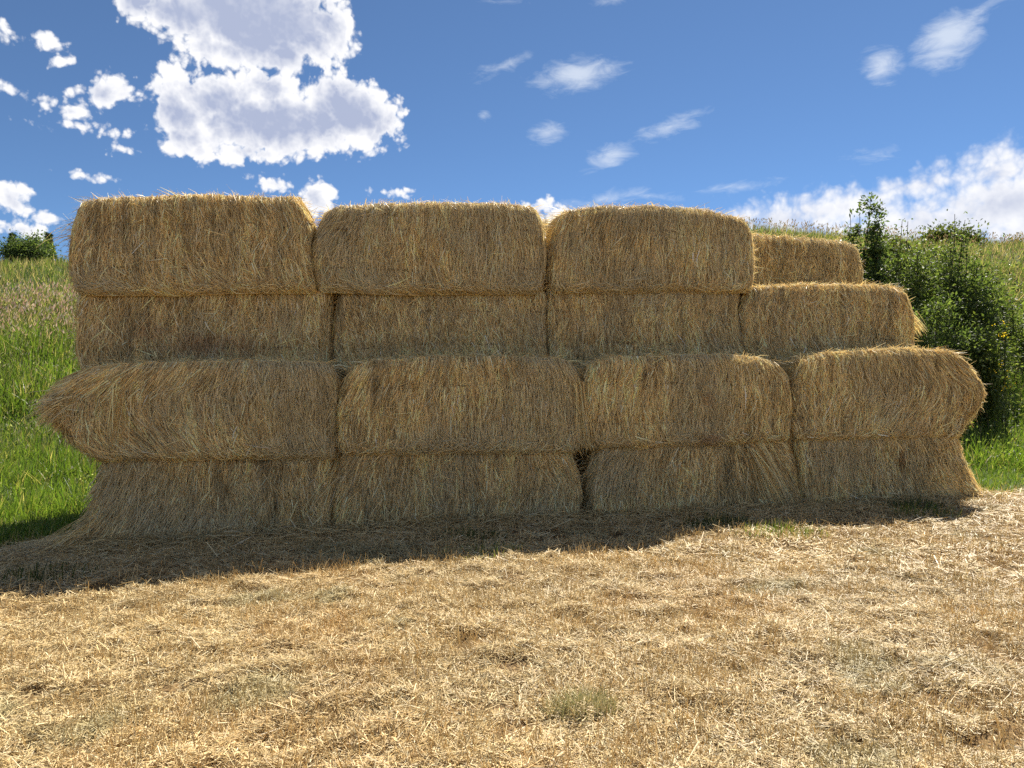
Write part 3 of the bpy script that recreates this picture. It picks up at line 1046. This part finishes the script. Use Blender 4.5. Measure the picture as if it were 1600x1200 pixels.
def build_litter():
    parts = []
    # lying pieces
    for n, r0, r1, lmin, lmax, wd, pw in ((265000, 2.4, 6.5, .025, .12, .0016, 1.5), (105000, 6.2, 11.5, .035, .17, .0030, 1.4)):
        X, Y, r = wedge(n, -42, 42, r0, r1, pw)
        keep = R.uniform(0, 1, n) > meadow(X, Y) * .96
        # bare dimples
        bare = fbm(X, Y, 4.3, 3, 131)
        keep &= R.uniform(0, 1, n) > np.clip(bare * 3.2 - .75, 0, .96)
        X, Y = X[keep], Y[keep]
        n = len(X)
        z = height(X, Y)
        az = R.uniform(0, 2 * np.pi, n) + .8 * fbm(X, Y, .9, 2, 140)
        el = R.normal(.12, .26, n)
        ln = R.uniform(lmin, lmax, n) * np.where(R.uniform(0, 1, n) > .95, 2.0, 1)
        dv = np.stack([np.cos(az) * np.cos(el), np.sin(az) * np.cos(el), np.sin(el)], -1)
        mound = np.clip(fbm(X, Y, 6.0, 3, 150), 0, 1) * .07
        c0 = np.stack([X, Y, z + R.uniform(.002, .022, n) + mound], -1)
        P = c0[:, None, :] + dv[:, None, :] * (ln[:, None] * np.array([-.5, .5])[None, :])[:, :, None]
        P[:, :, 2] = np.maximum(P[:, :, 2], z[:, None] + .001)
        w = R.uniform(.6, 1.4, n) * wd
        side = unit(np.cross(dv, unit(np.array([0, 0, 1]) + R.normal(0, .45, (n, 3)))))
        parts.append(ribbons(P, w[:, None] * np.array([1, .8])[None, :], side, litter_colors(X, Y, n)))
    # standing stubble
    for n, r0, r1, wd in ((50000, 2.4, 6.5, .0016), (42000, 6.2, 11.5, .0024)):
        X, Y, r = wedge(n, -42, 42, r0, r1, 1.5)
        dens = np.clip(.5 + fbm(X, Y, 3.3, 4, 160) * 2.0, 0.04, 1)
        keep = (R.uniform(0, 1, n) > meadow(X, Y) * .7) & (R.uniform(0, 1, n) < dens)
        X, Y = X[keep], Y[keep]
        n = len(X)
        z = height(X, Y)
        ln = R.uniform(.03, .10, n) * np.where(R.uniform(0, 1, n) < .06, 1.7, 1)
        dv = unit(np.stack([R.normal(0, .38, n), R.normal(0, .38, n), np.ones(n)], -1))
        c0 = np.stack([X, Y, z], -1)
        P = c0[:, None, :] + dv[:, None, :] * (ln[:, None] * np.array([0, 1.0])[None, :])[:, :, None]
        az = R.uniform(-.9, .9, n)
        side = np.stack([np.cos(az), np.sin(az), np.zeros(n)], -1)
        c = litter_colors(X, Y, n) * np.array([.96, .89, .79])
        parts.append(ribbons(P, (R.uniform(.7, 1.3, n) * wd)[:, None] * np.array([1, .8])[None, :], side, c))
    V, Q, C = merge(parts)
    tag(link('straw_stubble', make_mesh('straw_stubble', V, Q, C), M_LITTER), 'short dry stubble and loose cut straw covering the open field', 'stubble', None, 'stuff')


build_litter()


def build_spill():
    """loose straw along the foot of the stack"""
    parts = []
    n = 19000
    s = np.concatenate([R.uniform(-.75, 10.6, 14000), R.uniform(-.9, .6, 5000)])
    amount = np.interp(s, [-.8, 0, 1.5, 3.5, 6, 8, 10.6], [1.0, 1.0, .8, .45, .4, .45, .15])
    keep = R.uniform(0, 1, n) < amount
    s = s[keep]
    n = len(s)
    d = np.abs(R.normal(0, 1, n)) * np.interp(s, [-.8, 0, 2, 4, 10], [.45, .50, .36, .22, .18]) - .05
    # the side heap at the grassy end wraps round the corner
    X = P0[0] + TV[0] * s - BV[0] * d
    Y = P0[1] + TV[1] * s - BV[1] * d
    side_m = s < 0
    Y = Y + np.where(side_m, R.uniform(0, .7, n), 0)
    hz = np.clip(1 - d / .5, 0, 1) ** 2 * np.interp(s, [-.8, 0, 2, 4, 10], [.05, .16, .16, .10, .08])
    z = height(X, Y) + R.uniform(0, 1, n) * hz + .005
    ln = R.uniform(.08, .34, n)
    az = R.uniform(0, 2 * np.pi, n)
    az = np.where(side_m & (R.uniform(0, 1, n) < .7), math.pi * 1.08 + R.normal(0, .35, n), az)
    el = R.normal(.0, .22, n)
    dv = np.stack([np.cos(az) * np.cos(el), np.sin(az) * np.cos(el), np.sin(el)], -1)
    c0 = np.stack([X, Y, z], -1)
    K = 3
    P = c0[:, None, :] + dv[:, None, :] * (ln[:, None] * np.linspace(-.5, .5, K)[None, :])[:, :, None]
    P[:, 1, 2] += R.uniform(0, .03, n)
    g = height(P[:, :, 0].ravel(), P[:, :, 1].ravel()).reshape(n, K)
    P[:, :, 2] = np.maximum(P[:, :, 2], g + .004)
    w = R.uniform(.0018, .004, n)
    side = unit(np.cross(dv, unit(np.array([0, -.4, 1]) + R.normal(0, .5, (n, 3)))))
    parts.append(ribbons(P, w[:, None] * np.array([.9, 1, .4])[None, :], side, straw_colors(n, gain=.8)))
    V, Q, C = merge(parts)
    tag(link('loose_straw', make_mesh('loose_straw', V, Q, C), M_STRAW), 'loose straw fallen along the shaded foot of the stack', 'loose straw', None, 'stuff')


build_spill()

# ------------------------------------------------------------------ grass
def blades(X, Y, ht, wd, col, lean=.5, K=3, bend=.5, zoff=0.0):
    n = len(X)
    z = height(X, Y) + zoff
    az = R.uniform(0, 2 * np.pi, n)
    ln = np.abs(R.normal(0, lean, n))
    dv = unit(np.stack([np.cos(az) * ln + .10, np.sin(az) * ln, np.ones(n)], -1))
    t = np.linspace(0, 1, K)
    P = np.stack([X, Y, z - .01], -1)[:, None, :] + dv[:, None, :] * (ht[:, None] * t[None, :])[:, :, None]
    bx = np.stack([dv[:, 0], dv[:, 1], -np.abs(dv[:, 0]) * .5 - .1], -1)
    P = P + bx[:, None, :] * (ht[:, None] * bend * R.uniform(.2, 1.4, (n, 1)) * t[None, :] ** 2)[:, :, None]
    a2 = R.uniform(-1.2, 1.2, n)
    side = np.stack([np.cos(a2), np.sin(a2), np.zeros(n)], -1)
    prof = np.interp(t, [0, .5, 1], [.9, 1.0, .12])
    return ribbons(P, wd[:, None] * prof[None, :], side, col), P[:, -1]


def green(n, X, Y, pal, pr, patch=.3, seed=200, sc=.5):
    c = np.array(pal)[R.choice(len(pal), n, p=pr)] * R.uniform(.7, 1.3, (n, 1))
    return np.clip(c * (1 + patch * fbm(X, Y, sc, 3, seed)[:, None]), 0, .6)


LUSH = [[.115, .185, .028], [.165, .23, .04], [.075, .135, .022], [.25, .26, .07], [.38, .33, .15]]
WILD = [[.10, .14, .04], [.145, .17, .06], [.065, .105, .03], [.29, .25, .14], [.40, .32, .22]]


def in_stack(X, Y, pad=0.0):
    s = (X - P0[0]) * TV[0] + (Y - P0[1]) * TV[1]
    d = (X - P0[0]) * BV[0] + (Y - P0[1]) * BV[1]
    return (s > -.1 - pad) & (s < 9.9 + pad) & (d > -.05 - pad) & (d < 3.0 + pad)


def build_grass():
    near, far, heads = [], [], []

    # lush near grass, left and right of the stack
    for n, a0, a1, r0, r1, hmin, hmax, wd in (
            (30000, -46, -22, 6.4, 12, .10, .34, .0036), (20000, -46, -22, 11, 19, .22, .52, .0062),
            (26000, 24, 46, 9.0, 15.5, .05, .20, .0038), (19000, 20, 46, 13.5, 21, .25, .60, .0068)):
        X, Y, r = wedge(n, a0, a1, r0, r1)
        k = (R.uniform(0, 1, n) < meadow(X, Y)) & ~in_stack(X, Y)
        X, Y = X[k], Y[k]
        n = len(X)
        grow = .75 + .5 * fbm(X, Y, .9, 3, 210)
        ht = R.uniform(hmin, hmax, n) * grow
        col = green(n, X, Y, LUSH, [.36, .30, .20, .09, .05])
        dry = (R.uniform(0, 1, n) > meadow(X, Y) * 1.15)[:, None]
        col = np.where(dry, np.array([.42, .30, .12]) * R.uniform(.7, 1.2, (n, 1)), col)
        q, _ = blades(X, Y, ht, wd * R.uniform(.6, 1.3, n), col)
        near.append(q)
    # hillside
    for n, a0, a1, r0, r1, hmin, hmax, wd in (
            (34000, -44, -23, 18, 32, .30, .62, .0115), (22000, -44, -23, 30, 50, .30, .62, .019),
            (16000, -23, 13, 15, 50, .3, .6, .026), (36000, 11, 44, 19, 34, .30, .70, .013), (32000, 11, 44, 32, 54, .30, .65, .020)):
        X, Y, r = wedge(n, a0, a1, r0, r1)
        k = ~in_stack(X, Y, .3)
        X, Y, r = X[k], Y[k], r[k]
        n = len(X)
        c1 = green(n, X, Y, LUSH, [.34, .30, .22, .09, .05])
        c2 = green(n, X, Y, WILD, [.22, .18, .14, .26, .20])
        q0 = Y - (9.6 + 0.15 * np.clip(X, -12, 2))
        up = sm(q0 + 4 * fbm(X, Y, .22, 3, 230), 9, 17)[:, None]
        mixk = np.where(R.uniform(0, 1, (n, 1)) < up * .75 + .05, 1.0, 0.0)
        col = c1 * (1 - mixk) + c2 * mixk
        ht = R.uniform(hmin, hmax, n) * (.85 + .45 * fbm(X, Y, .5, 3, 233))
        q, tip = blades(X, Y, ht, wd * R.uniform(.6, 1.3, n), col, K=2 if r0 > 20 else 3)
        far.append(q)
    # seed heads: pinkish band high on the slope, paler scattered ones lower down
    for n, a0, a1, r0, r1, pal, size, q_lo, q_hi, amp in (
            (15000, -44, -23, 20, 48, [[.56, .37, .29], [.62, .46, .36], [.48, .30, .22], [.58, .50, .38]], 1.0, 11.0, 17.5, .9),
            (7000, -44, -23, 10, 26, [[.42, .38, .22], [.50, .46, .32], [.34, .33, .16]], .62, 2.5, 11, .32),
            (14000, 11, 46, 22, 52, [[.40, .27, .15], [.46, .33, .18], [.34, .25, .10], [.30, .27, .09]], 1.0, 17, 40, .4),
            (4000, 22, 46, 13, 24, [[.36, .33, .14], [.44, .38, .2]], .62, 4, 13, .35),
            (5000, -23, 13, 26, 50, [[.42, .30, .18], [.48, .36, .22]], 1.1, 16, 40, .7)):
        X, Y, r = wedge(n, a0, a1, r0, r1)
        q0 = Y - (9.6 + 0.15 * np.clip(X, -12, 2))
        dn = sm(q0 + 2.5 * fbm(X, Y, .3, 3, 240), q_lo, q_lo + 3) * (1 - sm(q0, q_hi, q_hi + 2)) * amp
        k = (R.uniform(0, 1, n) < dn) & ~in_stack(X, Y, .3)
        X, Y, r = X[k], Y[k], r[k]
        n = len(X)
        ht = R.uniform(.45, .80, n) * (.7 + .3 * size)
        stem = np.array([.30, .26, .12]) * R.uniform(.7, 1.2, (n, 1))
        q, tip = blades(X, Y, ht, np.full(n, .0022) * r / 12, stem, lean=.16, bend=.12, K=2)
        heads.append(q)
        hl = R.uniform(.07, .14, n) * size
        K = 4
        t = np.linspace(0, 1, K)
        dv = unit(np.stack([R.normal(.25, .35, n), R.normal(0, .35, n), np.ones(n) * .9], -1))
        P = (tip - dv * .02)[:, None, :] + dv[:, None, :] * (hl[:, None] * t[None, :])[:, :, None]
        a2 = R.uniform(-.8, .8, n)
        side = np.stack([np.cos(a2), np.sin(a2), np.zeros(n)], -1)
        hw = R.uniform(.008, .016, n) * size * np.clip(r / 22, .6, 1.6)
        col = np.array(pal)[R.choice(len(pal), n)] * R.uniform(.75, 1.25, (n, 1))
        heads.append(ribbons(P, hw[:, None] * np.array([.3, 1, .8, .12])[None, :], side, col))
    V, Q, C = merge(near)
    tag(link('lush_grass', make_mesh('lush_grass', V, Q, C), M_GRASS), 'bright green grass growing at both ends of the stack', 'grass', None, 'stuff')
    V, Q, C = merge(far)
    tag(link('hillside_grass', make_mesh('hillside_grass', V, Q, C), M_GRASS), 'tall wild grass covering the hillside behind the stack', 'grass', None, 'stuff')
    V, Q, C = merge(heads)
    tag(link('seeding_grass', make_mesh('seeding_grass', V, Q, C), M_HEAD), 'pinkish tan seed heads standing above the hillside grass', 'grass', None, 'stuff')


build_grass()


def at_ground(x, y):
    """photo pixel -> ground point (march along the sight line)"""
    d = np.array([(x - 800.0) / F, 1.0, (600.0 - y) / F])
    t = np.linspace(2.0, 90, 6000)
    z = height(d[0] * t, t, False)
    hit = np.argmax(CAM[2] + d[2] * t < z)
    tt = t[hit]
    return d[0] * tt, tt


def grass_clump(px, py, rad, n, hmin, hmax, pal, label, wd=.0032, lean=.45, mat=None):
    cx, cy = at_ground(px, py)
    base = float(height(cx, cy))
    o = thing('grass_clump', (cx, cy, base), label, 'grass clump', 'grass clumps on the mown field')
    a = R.uniform(0, 2 * np.pi, n)
    rr = rad * np.sqrt(R.uniform(0, 1, n))
    X, Y = cx + rr * np.cos(a) * 1.5, cy + rr * np.sin(a)
    col = np.array(pal)[R.choice(len(pal), n)] * R.uniform(.7, 1.3, (n, 1))
    ht = R.uniform(hmin, hmax, n) * (1 - .5 * rr / rad)
    (V, Q, C), _ = blades(X, Y, ht, wd * R.uniform(.6, 1.3, n), col, lean=lean, bend=.6)
    V = V - np.array([cx, cy, base])
    s = link('blades', make_mesh('blades', V, Q, C), mat or M_GRASS, o)
    s['kind'] = 'stuff'


GR = [[.11, .17, .025], [.16, .20, .04], [.08, .12, .02], [.26, .24, .08]]
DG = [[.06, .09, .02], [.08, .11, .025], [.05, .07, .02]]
TG = [[.42, .38, .18], [.30, .30, .14], [.52, .44, .24]]
grass_clump(1218, 838, .30, 330, .08, .24, GR, 'bright green grass clump where the shadow edge meets the stubble')
grass_clump(1448, 806, .24, 170, .10, .28, GR, 'sparse green grass clump at the foot of the sunny end bale')
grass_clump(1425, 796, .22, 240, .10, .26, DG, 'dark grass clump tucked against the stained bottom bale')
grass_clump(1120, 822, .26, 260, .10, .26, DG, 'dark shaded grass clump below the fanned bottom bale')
grass_clump(752, 868, .26, 200, .08, .20, TG + GR[:2], 'yellowing grass clump catching sun below the middle of the stack')
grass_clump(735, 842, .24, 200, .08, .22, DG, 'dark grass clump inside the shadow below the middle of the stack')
grass_clump(908, 1112, .115, 620, .10, .20, [[.44, .39, .19], [.34, .32, .14], [.55, .47, .25], [.27, .27, .10]], 'grey green tussock of dry grass alone in the foreground', .0020, .7, M_LITTER)
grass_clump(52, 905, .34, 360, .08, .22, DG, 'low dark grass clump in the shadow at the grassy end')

# ------------------------------------------------------------------ shrubs and trees
def leaves(C0, axis, size, pal, aspect=.5, droop=.3):
    """one folded leaf per point"""
    n = len(C0)
    d = unit(axis + R.normal(0, .55, (n, 3)))
    d[:, 2] -= droop * R.uniform(0, 1, n)
    d = unit(d)
    nrm = unit(np.array([0, -.35, .8]) + R.normal(0, .7, (n, 3)))
    side = unit(np.cross(d, nrm))
    up = np.cross(side, d)
    ln = size * R.uniform(.6, 1.25, n)
    w = ln * aspect * .5
    L = ln[:, None]
    W = w[:, None]
    p0 = C0
    p1 = C0 + d * L * .45 + side * W + up * W * .35
    p2 = C0 + d * L
    p3 = C0 + d * L * .45 - side * W + up * W * .35
    V = np.stack([p0, p1, p2, p3], 1).reshape(-1, 3)
    b = np.arange(n)[:, None] * 4
    T = np.concatenate([b + np.array([0, 1, 2]), b + np.array([0, 2, 3])])
    c = np.array(pal)[R.choice(len(pal), n)] * R.uniform(.7, 1.3, (n, 1))
    return V, T, np.repeat(c, 4, 0)


DARK = [[.075, .11, .045], [.10, .14, .058], [.055, .085, .035], [.14, .17, .075]]
MIDG = [[.11, .145, .052], [.14, .175, .066], [.085, .115, .042], [.175, .20, .085]]
OLIVE = [[.08, .10, .03], [.11, .13, .04], [.06, .08, .024]]
REDD = [[.09, .07, .03], [.05, .06, .02], [.07, .085, .025]]


def shrub(name, x, y, label, cat, stems, n_leaf, size, pal, group, trunk_r=.008, sub=6, spread_leaf=.16, low=.25, aspect=.5, trunk_name='stem'):
    """stems: list of (dx, dy, height, lean_out) in metres around the root"""
    base = float(height(x, y)) - .05
    o = thing(name, (x, y, base), label, cat, group)
    pts, axes, wts = [], [], []
    for i, (dx, dy, h, w8) in enumerate(stems):
        K = 9
        t = np.linspace(0, 1, K)
        wob = np.stack([fbm(t * 3 + i * 7, t * 0, 1, 2, 300 + i), fbm(t * 3 + i * 5, t * 0 + 9, 1, 2, 310 + i), t * 0], -1)
        root = np.array([R.normal(0, .10), R.normal(0, .10), 0]) * (len(stems) > 1)
        tgt = np.array([dx, dy, h])
        path = root + (tgt - root) * np.stack([t ** 1.3, t ** 1.3, t], -1) + wob * .07 * h * .9 * t[:, None]
        ps = [tube(path, trunk_r * (h / 2.5) * (1 - .85 * t) + .003, 6)]
        for j in range(sub):
            tt = R.uniform(low, .97)
            k = tt * (K - 1)
            p = path[int(k)] + (path[min(int(k) + 1, K - 1)] - path[int(k)]) * (k % 1)
            a = R.uniform(0, 2 * np.pi)
            L = h * R.uniform(.10, .26) * (1.25 - tt) * w8
            dv = unit(np.array([math.cos(a), math.sin(a), R.uniform(.2, 1.0)]))
            bp = p + dv[None, :] * L * np.linspace(0, 1, 4)[:, None]
            bp[:, 2] += .12 * L * np.linspace(0, 1, 4) ** 2
            ps.append(tube(bp, np.linspace(.009, .003, 4), 4))
            for q in np.linspace(.35, 1.05, 4):
                pts.append(p + dv * L * q)
                axes.append(dv)
                wts.append(w8)
        for q in np.linspace(max(low, .45), 1.0, 7):
            k = q * (K - 1) * .999
            pts.append(path[int(k)] + (path[min(int(k) + 1, K - 1)] - path[int(k)]) * (k % 1))
            axes.append(np.array([0, 0, 1.0]))
            wts.append(.6 * w8)
        V, Q, C = merge(ps)
        link(trunk_name, make_mesh(trunk_name, V, Q, smooth=True), M_BARK, o)
    pts, axes, wts = np.array(pts), np.array(axes), np.array(wts)
    idx = R.choice(len(pts), n_leaf, p=wts / wts.sum())
    sg = spread_leaf * R.uniform(.4, 1.1, (n_leaf, 1)) * np.minimum(1, .35 + .65 * wts[idx])[:, None]
    C0 = pts[idx] + R.normal(0, 1, (n_leaf, 3)) * sg
    # leaf sprigs: pull leaves towards small clusters so that gaps stay open
    C0 = C0 + .045 * np.sin(C0[:, [1, 2, 0]] * 23.0)
    C0[:, 2] = np.maximum(C0[:, 2], .03)
    V, T, C = leaves(C0, axes[idx], size, pal, aspect)
    f = link('foliage', make_mesh('foliage', V, np.zeros((0, 4)), C, tris=T), M_LEAF, o)
    f['kind'] = 'stuff'
    return o


def pos(px, Y):
    return (px - 800.0) / F * Y


def zpix(y, Y):
    return CAM[2] + (600.0 - y) / F * Y


def rel(px, py, Y, px0):
    """stem tip seen at pixel (px,py) at distance Y, relative to a root at column px0"""
    x0 = pos(px0, Y)
    return pos(px, Y) - x0, zpix(py, Y) - float(height(x0, Y)) + .05


def shrub_px(name, px0, Y, tips, **kw):
    st = []
    for (px, py, dy, w8) in tips:
        dx, h = rel(px, py, Y, px0)
        st.append((dx, dy, h, w8))
    return shrub(name, pos(px0, Y), Y, stems=st, **kw)


SG = 'shrubs growing on the slope behind the stack'
shrub_px('shrub', 1358, 16.6, [(1352, 308, 0, .62), (1376, 322, .2, .42), (1328, 335, -.1, .28), (1346, 332, .1, .55), (1388, 350, .3, .5), (1366, 372, -.2, .9), (1340, 385, .2, .6)],
         label='tall dark sapling standing highest on the skyline behind the rear bale', cat='shrub', n_leaf=5200, size=.095, pal=DARK, group=SG, sub=9, spread_leaf=.13, low=.45)
shrub_px('shrub', 1415, 16.0, [(1402, 345, 0, .25), (1420, 343, .2, .30), (1395, 372, -.2, .9), (1440, 378, .2, .9), (1425, 400, -.3, 1.1), (1380, 420, -.2, 1.1), (1455, 420, .1, 1.1), (1410, 450, -.5, 1.2)],
         label='loose leafy shrub with two thin shoots behind the staircase of bales', cat='shrub', n_leaf=9500, size=.075, pal=MIDG + DARK[:2], group=SG, sub=9, spread_leaf=.21, low=.25)
shrub_px('shrub', 1500, 15.8, [(1484, 334, 0, .12), (1506, 342, .1, .22), (1488, 385, 0, .8), (1515, 380, .1, .9), (1535, 400, .2, .9), (1478, 425, -.2, 1.1), (1545, 440, .0, 1.1), (1510, 450, -.4, 1.2)],
         label='glossy leaved shrub with a bare whip like shoot rising above the ridge', cat='shrub', n_leaf=10500, size=.078, pal=DARK + MIDG[:2], group=SG, sub=9, spread_leaf=.22, low=.25)
shrub_px('shrub', 1450, 14.6, [(1425, 490, 0, 1.0), (1455, 470, -.2, 1.1), (1490, 480, 0, 1.1), (1405, 470, .3, .9), (1470, 530, -.6, 1.2), (1440, 540, -.5, 1.2), (1510, 520, -.3, 1.1)],
         label='dense dark shrub in deep shade right behind the second tier bale', cat='shrub', n_leaf=8500, size=.075, pal=DARK + MIDG[:2], group=SG, sub=9, spread_leaf=.17, low=.15)
shrub_px('shrub', 1535, 14.6, [(1518, 500, 0, 1.0), (1545, 525, .1, .9), (1502, 545, -.3, 1.1), (1530, 560, -.3, 1.0), (1550, 572, -.1, .7), (1495, 580, -.4, 1.0)],
         label='lower pale green shrub at the open edge of the thicket', cat='shrub', n_leaf=9500, size=.07, pal=MIDG + OLIVE, group=SG, sub=9, spread_leaf=.16, low=.12)
shrub_px('shrub', 1385, 21.0, [(1370, 385, 0, 1.0), (1400, 372, .2, 1.0), (1420, 380, .2, 1.0), (1350, 400, 0, 1.0), (1440, 390, 0, 1)],
         label='reddish brown tinged shrub below the ridge among the green ones', cat='shrub', n_leaf=4200, size=.10, pal=REDD + OLIVE, group=SG, sub=8, spread_leaf=.2, low=.2)
shrub_px('shrub', 1490, 36.0, [(1460, 368, 0, 1.0), (1480, 362, .2, 1.0), (1510, 366, .2, 1.0), (1530, 374, 0, 1.0), (1440, 374, 0, 1)],
         label='rounded grey green shrub on the ridge behind the thicket', cat='shrub', n_leaf=4200, size=.16, pal=OLIVE, group='shrubs on the ridge', sub=8, spread_leaf=.35, low=.2)
shrub_px('shrub', 1592, 38.0, [(1575, 384, 0, .7), (1592, 376, .2, .8), (1608, 372, .2, .9), (1625, 378, 0, .9)],
         label='dry twiggy shrub on the ridge above the yellowish weeds', cat='shrub', n_leaf=900, size=.14, pal=[[.16, .12, .05], [.13, .12, .04]], group='shrubs on the ridge', sub=12, spread_leaf=.3, low=.3)
shrub_px('shrub', 34, 36.5, [(10, 384, 0, 1.0), (26, 377, .3, 1.1), (46, 377, 0, 1.1), (60, 384, .3, 1.0), (-8, 390, 0, 1.0), (38, 392, -.6, 1.2), (70, 394, 0, .8)],
         label='rounded dark green shrub on the crest at the grassy end', cat='shrub', n_leaf=11000, size=.115, pal=DARK, group='shrubs on the ridge', sub=9, spread_leaf=.3, low=.05)
shrub_px('shrub', 1545, 17.0, [(1522, 428, 0, 1.1), (1548, 440, .2, 1.1), (1570, 462, 0, 1.0), (1556, 478, -.3, 1.2), (1530, 470, -.3, 1.2), (1510, 440, .2, 1.0)],
         label='broad mid green shrub spreading down the open side of the thicket', cat='shrub', n_leaf=10000, size=.08, pal=MIDG, group=SG, sub=9, spread_leaf=.22, low=.15)
shrub_px('shrub', 1455, 19.5, [(1432, 402, 0, 1.0), (1455, 395, .2, 1.1), (1478, 404, 0, 1.0), (1465, 425, -.3, 1.2), (1440, 430, -.3, 1.2)],
         label='rounded olive green shrub filling the dip between the two shooting shrubs', cat='shrub', n_leaf=8000, size=.085, pal=OLIVE + MIDG, group=SG, sub=9, spread_leaf=.24, low=.15)
shrub_px('shrub', 1600, 18.0, [(1584, 500, 0, 1.0), (1606, 490, .2, 1.1), (1628, 500, 0, 1.0), (1596, 520, -.3, 1.2), (1618, 525, -.3, 1.1)],
         label='low yellow green bush among the weeds outside the thicket', cat='shrub', n_leaf=5000, size=.075, pal=[[.15, .19, .05], [.19, .22, .07], [.11, .15, .04]], group=SG, sub=8, spread_leaf=.2, low=.05)


def flower_weed(px, py_top, Y, label, n_stem=7, yellow=True):
    x = pos(px, Y)
    base = float(height(x, Y))
    h = max(.35, zpix(py_top, Y) - base)
    o = thing('flowering_weed', (x, Y, base), label, 'flower', 'yellow flowering weeds on the slope')
    ps, pts, tips = [], [], []
    for i in range(n_stem):
        a, l = R.uniform(0, 6.28), R.uniform(0, .16)
        tip = np.array([math.cos(a) * l, math.sin(a) * l, h * R.uniform(.8, 1.0)])
        t = np.linspace(0, 1, 5)
        path = tip[None, :] * np.stack([t ** 1.6, t ** 1.6, t], -1)
        ps.append(tube(path, .005, 4))
        tips.append(tip)
        for q in np.linspace(.15, .9, 22):
            pts.append(path[0] + (path[-1] - path[0]) * q)
    V, Q, C = merge(ps)
    link('stem', make_mesh('stem', V, Q, np.array([.08, .11, .03])[None, :] * C), M_GRASS, o)
    pts = np.array(pts) + R.normal(0, .025, (len(pts), 3))
    V, T, C = leaves(pts, np.tile([0, -.2, .4], (len(pts), 1)), .10, MIDG, .3)
    link('foliage', make_mesh('foliage', V, np.zeros((0, 4)), C, tris=T), M_GRASS, o)['kind'] = 'stuff'
    fp = np.repeat(np.array(tips), 5, 0) + R.normal(0, .035, (5 * n_stem, 3))
    V, T, C = leaves(fp, np.tile([0, -.4, .8], (len(fp), 1)), .032, [[.62, .45, .03], [.55, .36, .02], [.66, .52, .06]], .8)
    link('blossom', make_mesh('blossom', V, np.zeros((0, 4)), C, tris=T), M_GRASS, o)['kind'] = 'stuff'


flower_weed(1567, 500, 14.2, 'yellow flowering weed standing tallest at the edge of the thicket')
flower_weed(1571, 588, 13.6, 'small yellow flowering weed low beside the bristling bale end', 4)
flower_weed(1559, 556, 13.9, 'slim yellow flowering weed between two others at the thicket edge', 3)


def build_weeds():
    """leafy weeds scattered through the hillside grass"""
    Vs, Ts, Cs, off = [], [], [], 0
    for n, a0, a1, r0, r1, pal, sz, hmax in ((760, 22, 45, 13, 38, MIDG + [[.17, .20, .06], [.22, .22, .08]], .065, .75), (170, -45, -25, 11, 30, OLIVE + [[.34, .34, .24], [.24, .27, .13]], .06, .55)):
        X, Y, r = wedge(n, a0, a1, r0, r1)
        k = ~in_stack(X, Y, .4) & (fbm(X, Y, .35, 3, 260) > -.15)
        X, Y, r = X[k], Y[k], r[k]
        Z = height(X, Y)
        m = 26
        h = R.uniform(.3, hmax, len(X))
        t = R.uniform(.25, 1, (len(X), m))
        wv = R.normal(0, 1, (len(X), m, 2)) * (.10 + .12 * h[:, None, None])
        P = np.stack([X[:, None] + wv[:, :, 0], Y[:, None] + wv[:, :, 1], Z[:, None] + t * h[:, None]], -1).reshape(-1, 3)
        V, T, C = leaves(P, np.tile([0, -.1, .5], (len(P), 1)), sz * np.repeat(np.clip(r / 16, .8, 1.8), m), pal, .5)
        Vs.append(V)
        Ts.append(T + off)
        Cs.append(C)
        off += len(V)
    me = make_mesh('wild_weeds', np.concatenate(Vs), np.zeros((0, 4)), np.concatenate(Cs), tris=np.concatenate(Ts))
    tag(link('wild_weeds', me, M_LEAF), 'leafy green weeds scattered through the hillside grass', 'weeds', None, 'stuff')


build_weeds()


def conifer(px, py_top, Y, hgt, label):
    x = pos(px, Y)
    top = zpix(py_top, Y)
    base = min(float(height(x, Y)), top - hgt)
    o = thing('conifer', (x, Y, base), label, 'tree', 'trees beyond the ridge')
    h = top - base
    V, Q, C = tube(np.array([[0, 0, 0], [.02, 0, h * .5], [0, 0, h]]), [.14, .09, .02], 6)
    link('trunk', make_mesh('trunk', V, Q, smooth=True), M_BARK, o)
    n = 2600
    t = R.uniform(0.08, 1, n)
    tier = (t * 11) % 1
    rr = (1 - t) * h * .24 * (1.1 - .55 * tier) + .06
    a = R.uniform(0, 6.28, n)
    r = rr * R.uniform(.25, 1.0, n)
    P = np.stack([r * np.cos(a), r * np.sin(a), t * h - r * .25], -1)
    V, T, C = leaves(P, np.stack([np.cos(a), np.sin(a), -.2 + 0 * a], -1), .28, [[.022, .04, .018], [.03, .052, .022]], .35)
    link('crown', make_mesh('crown', V, np.zeros((0, 4)), C, tris=T), M_LEAF, o)['kind'] = 'stuff'


conifer(20, 364, 60, 4.2, 'small dark conifer tip peeping over the round crest shrub')
conifer(76, 364, 58, 4.0, 'narrow dark conifer beyond the crest beside the squarest top bale')


def far_tree(px, py_top, Y, w, label):
    x = pos(px, Y)
    top = zpix(py_top, Y)
    g = float(height(x, Y))
    st = [(-w * .5, 0, top - g - .4, .9), (w * .45, .2, top - g - .3, .9), (0, 0, top - g, 1.0), (w * .9, 0, top - g - .8, .8), (-w * .9, 0, top - g - .9, .8)]
    shrub('broadleaf_tree', x, Y, label, 'tree', st, 3200, .22, MIDG + DARK, 'trees beyond the ridge', trunk_r=.05, sub=7, spread_leaf=.35, low=.5, trunk_name='limb')


far_tree(57, 367, 52, 1.2, 'open crowned broadleaf tree beyond the crest between the conifers')
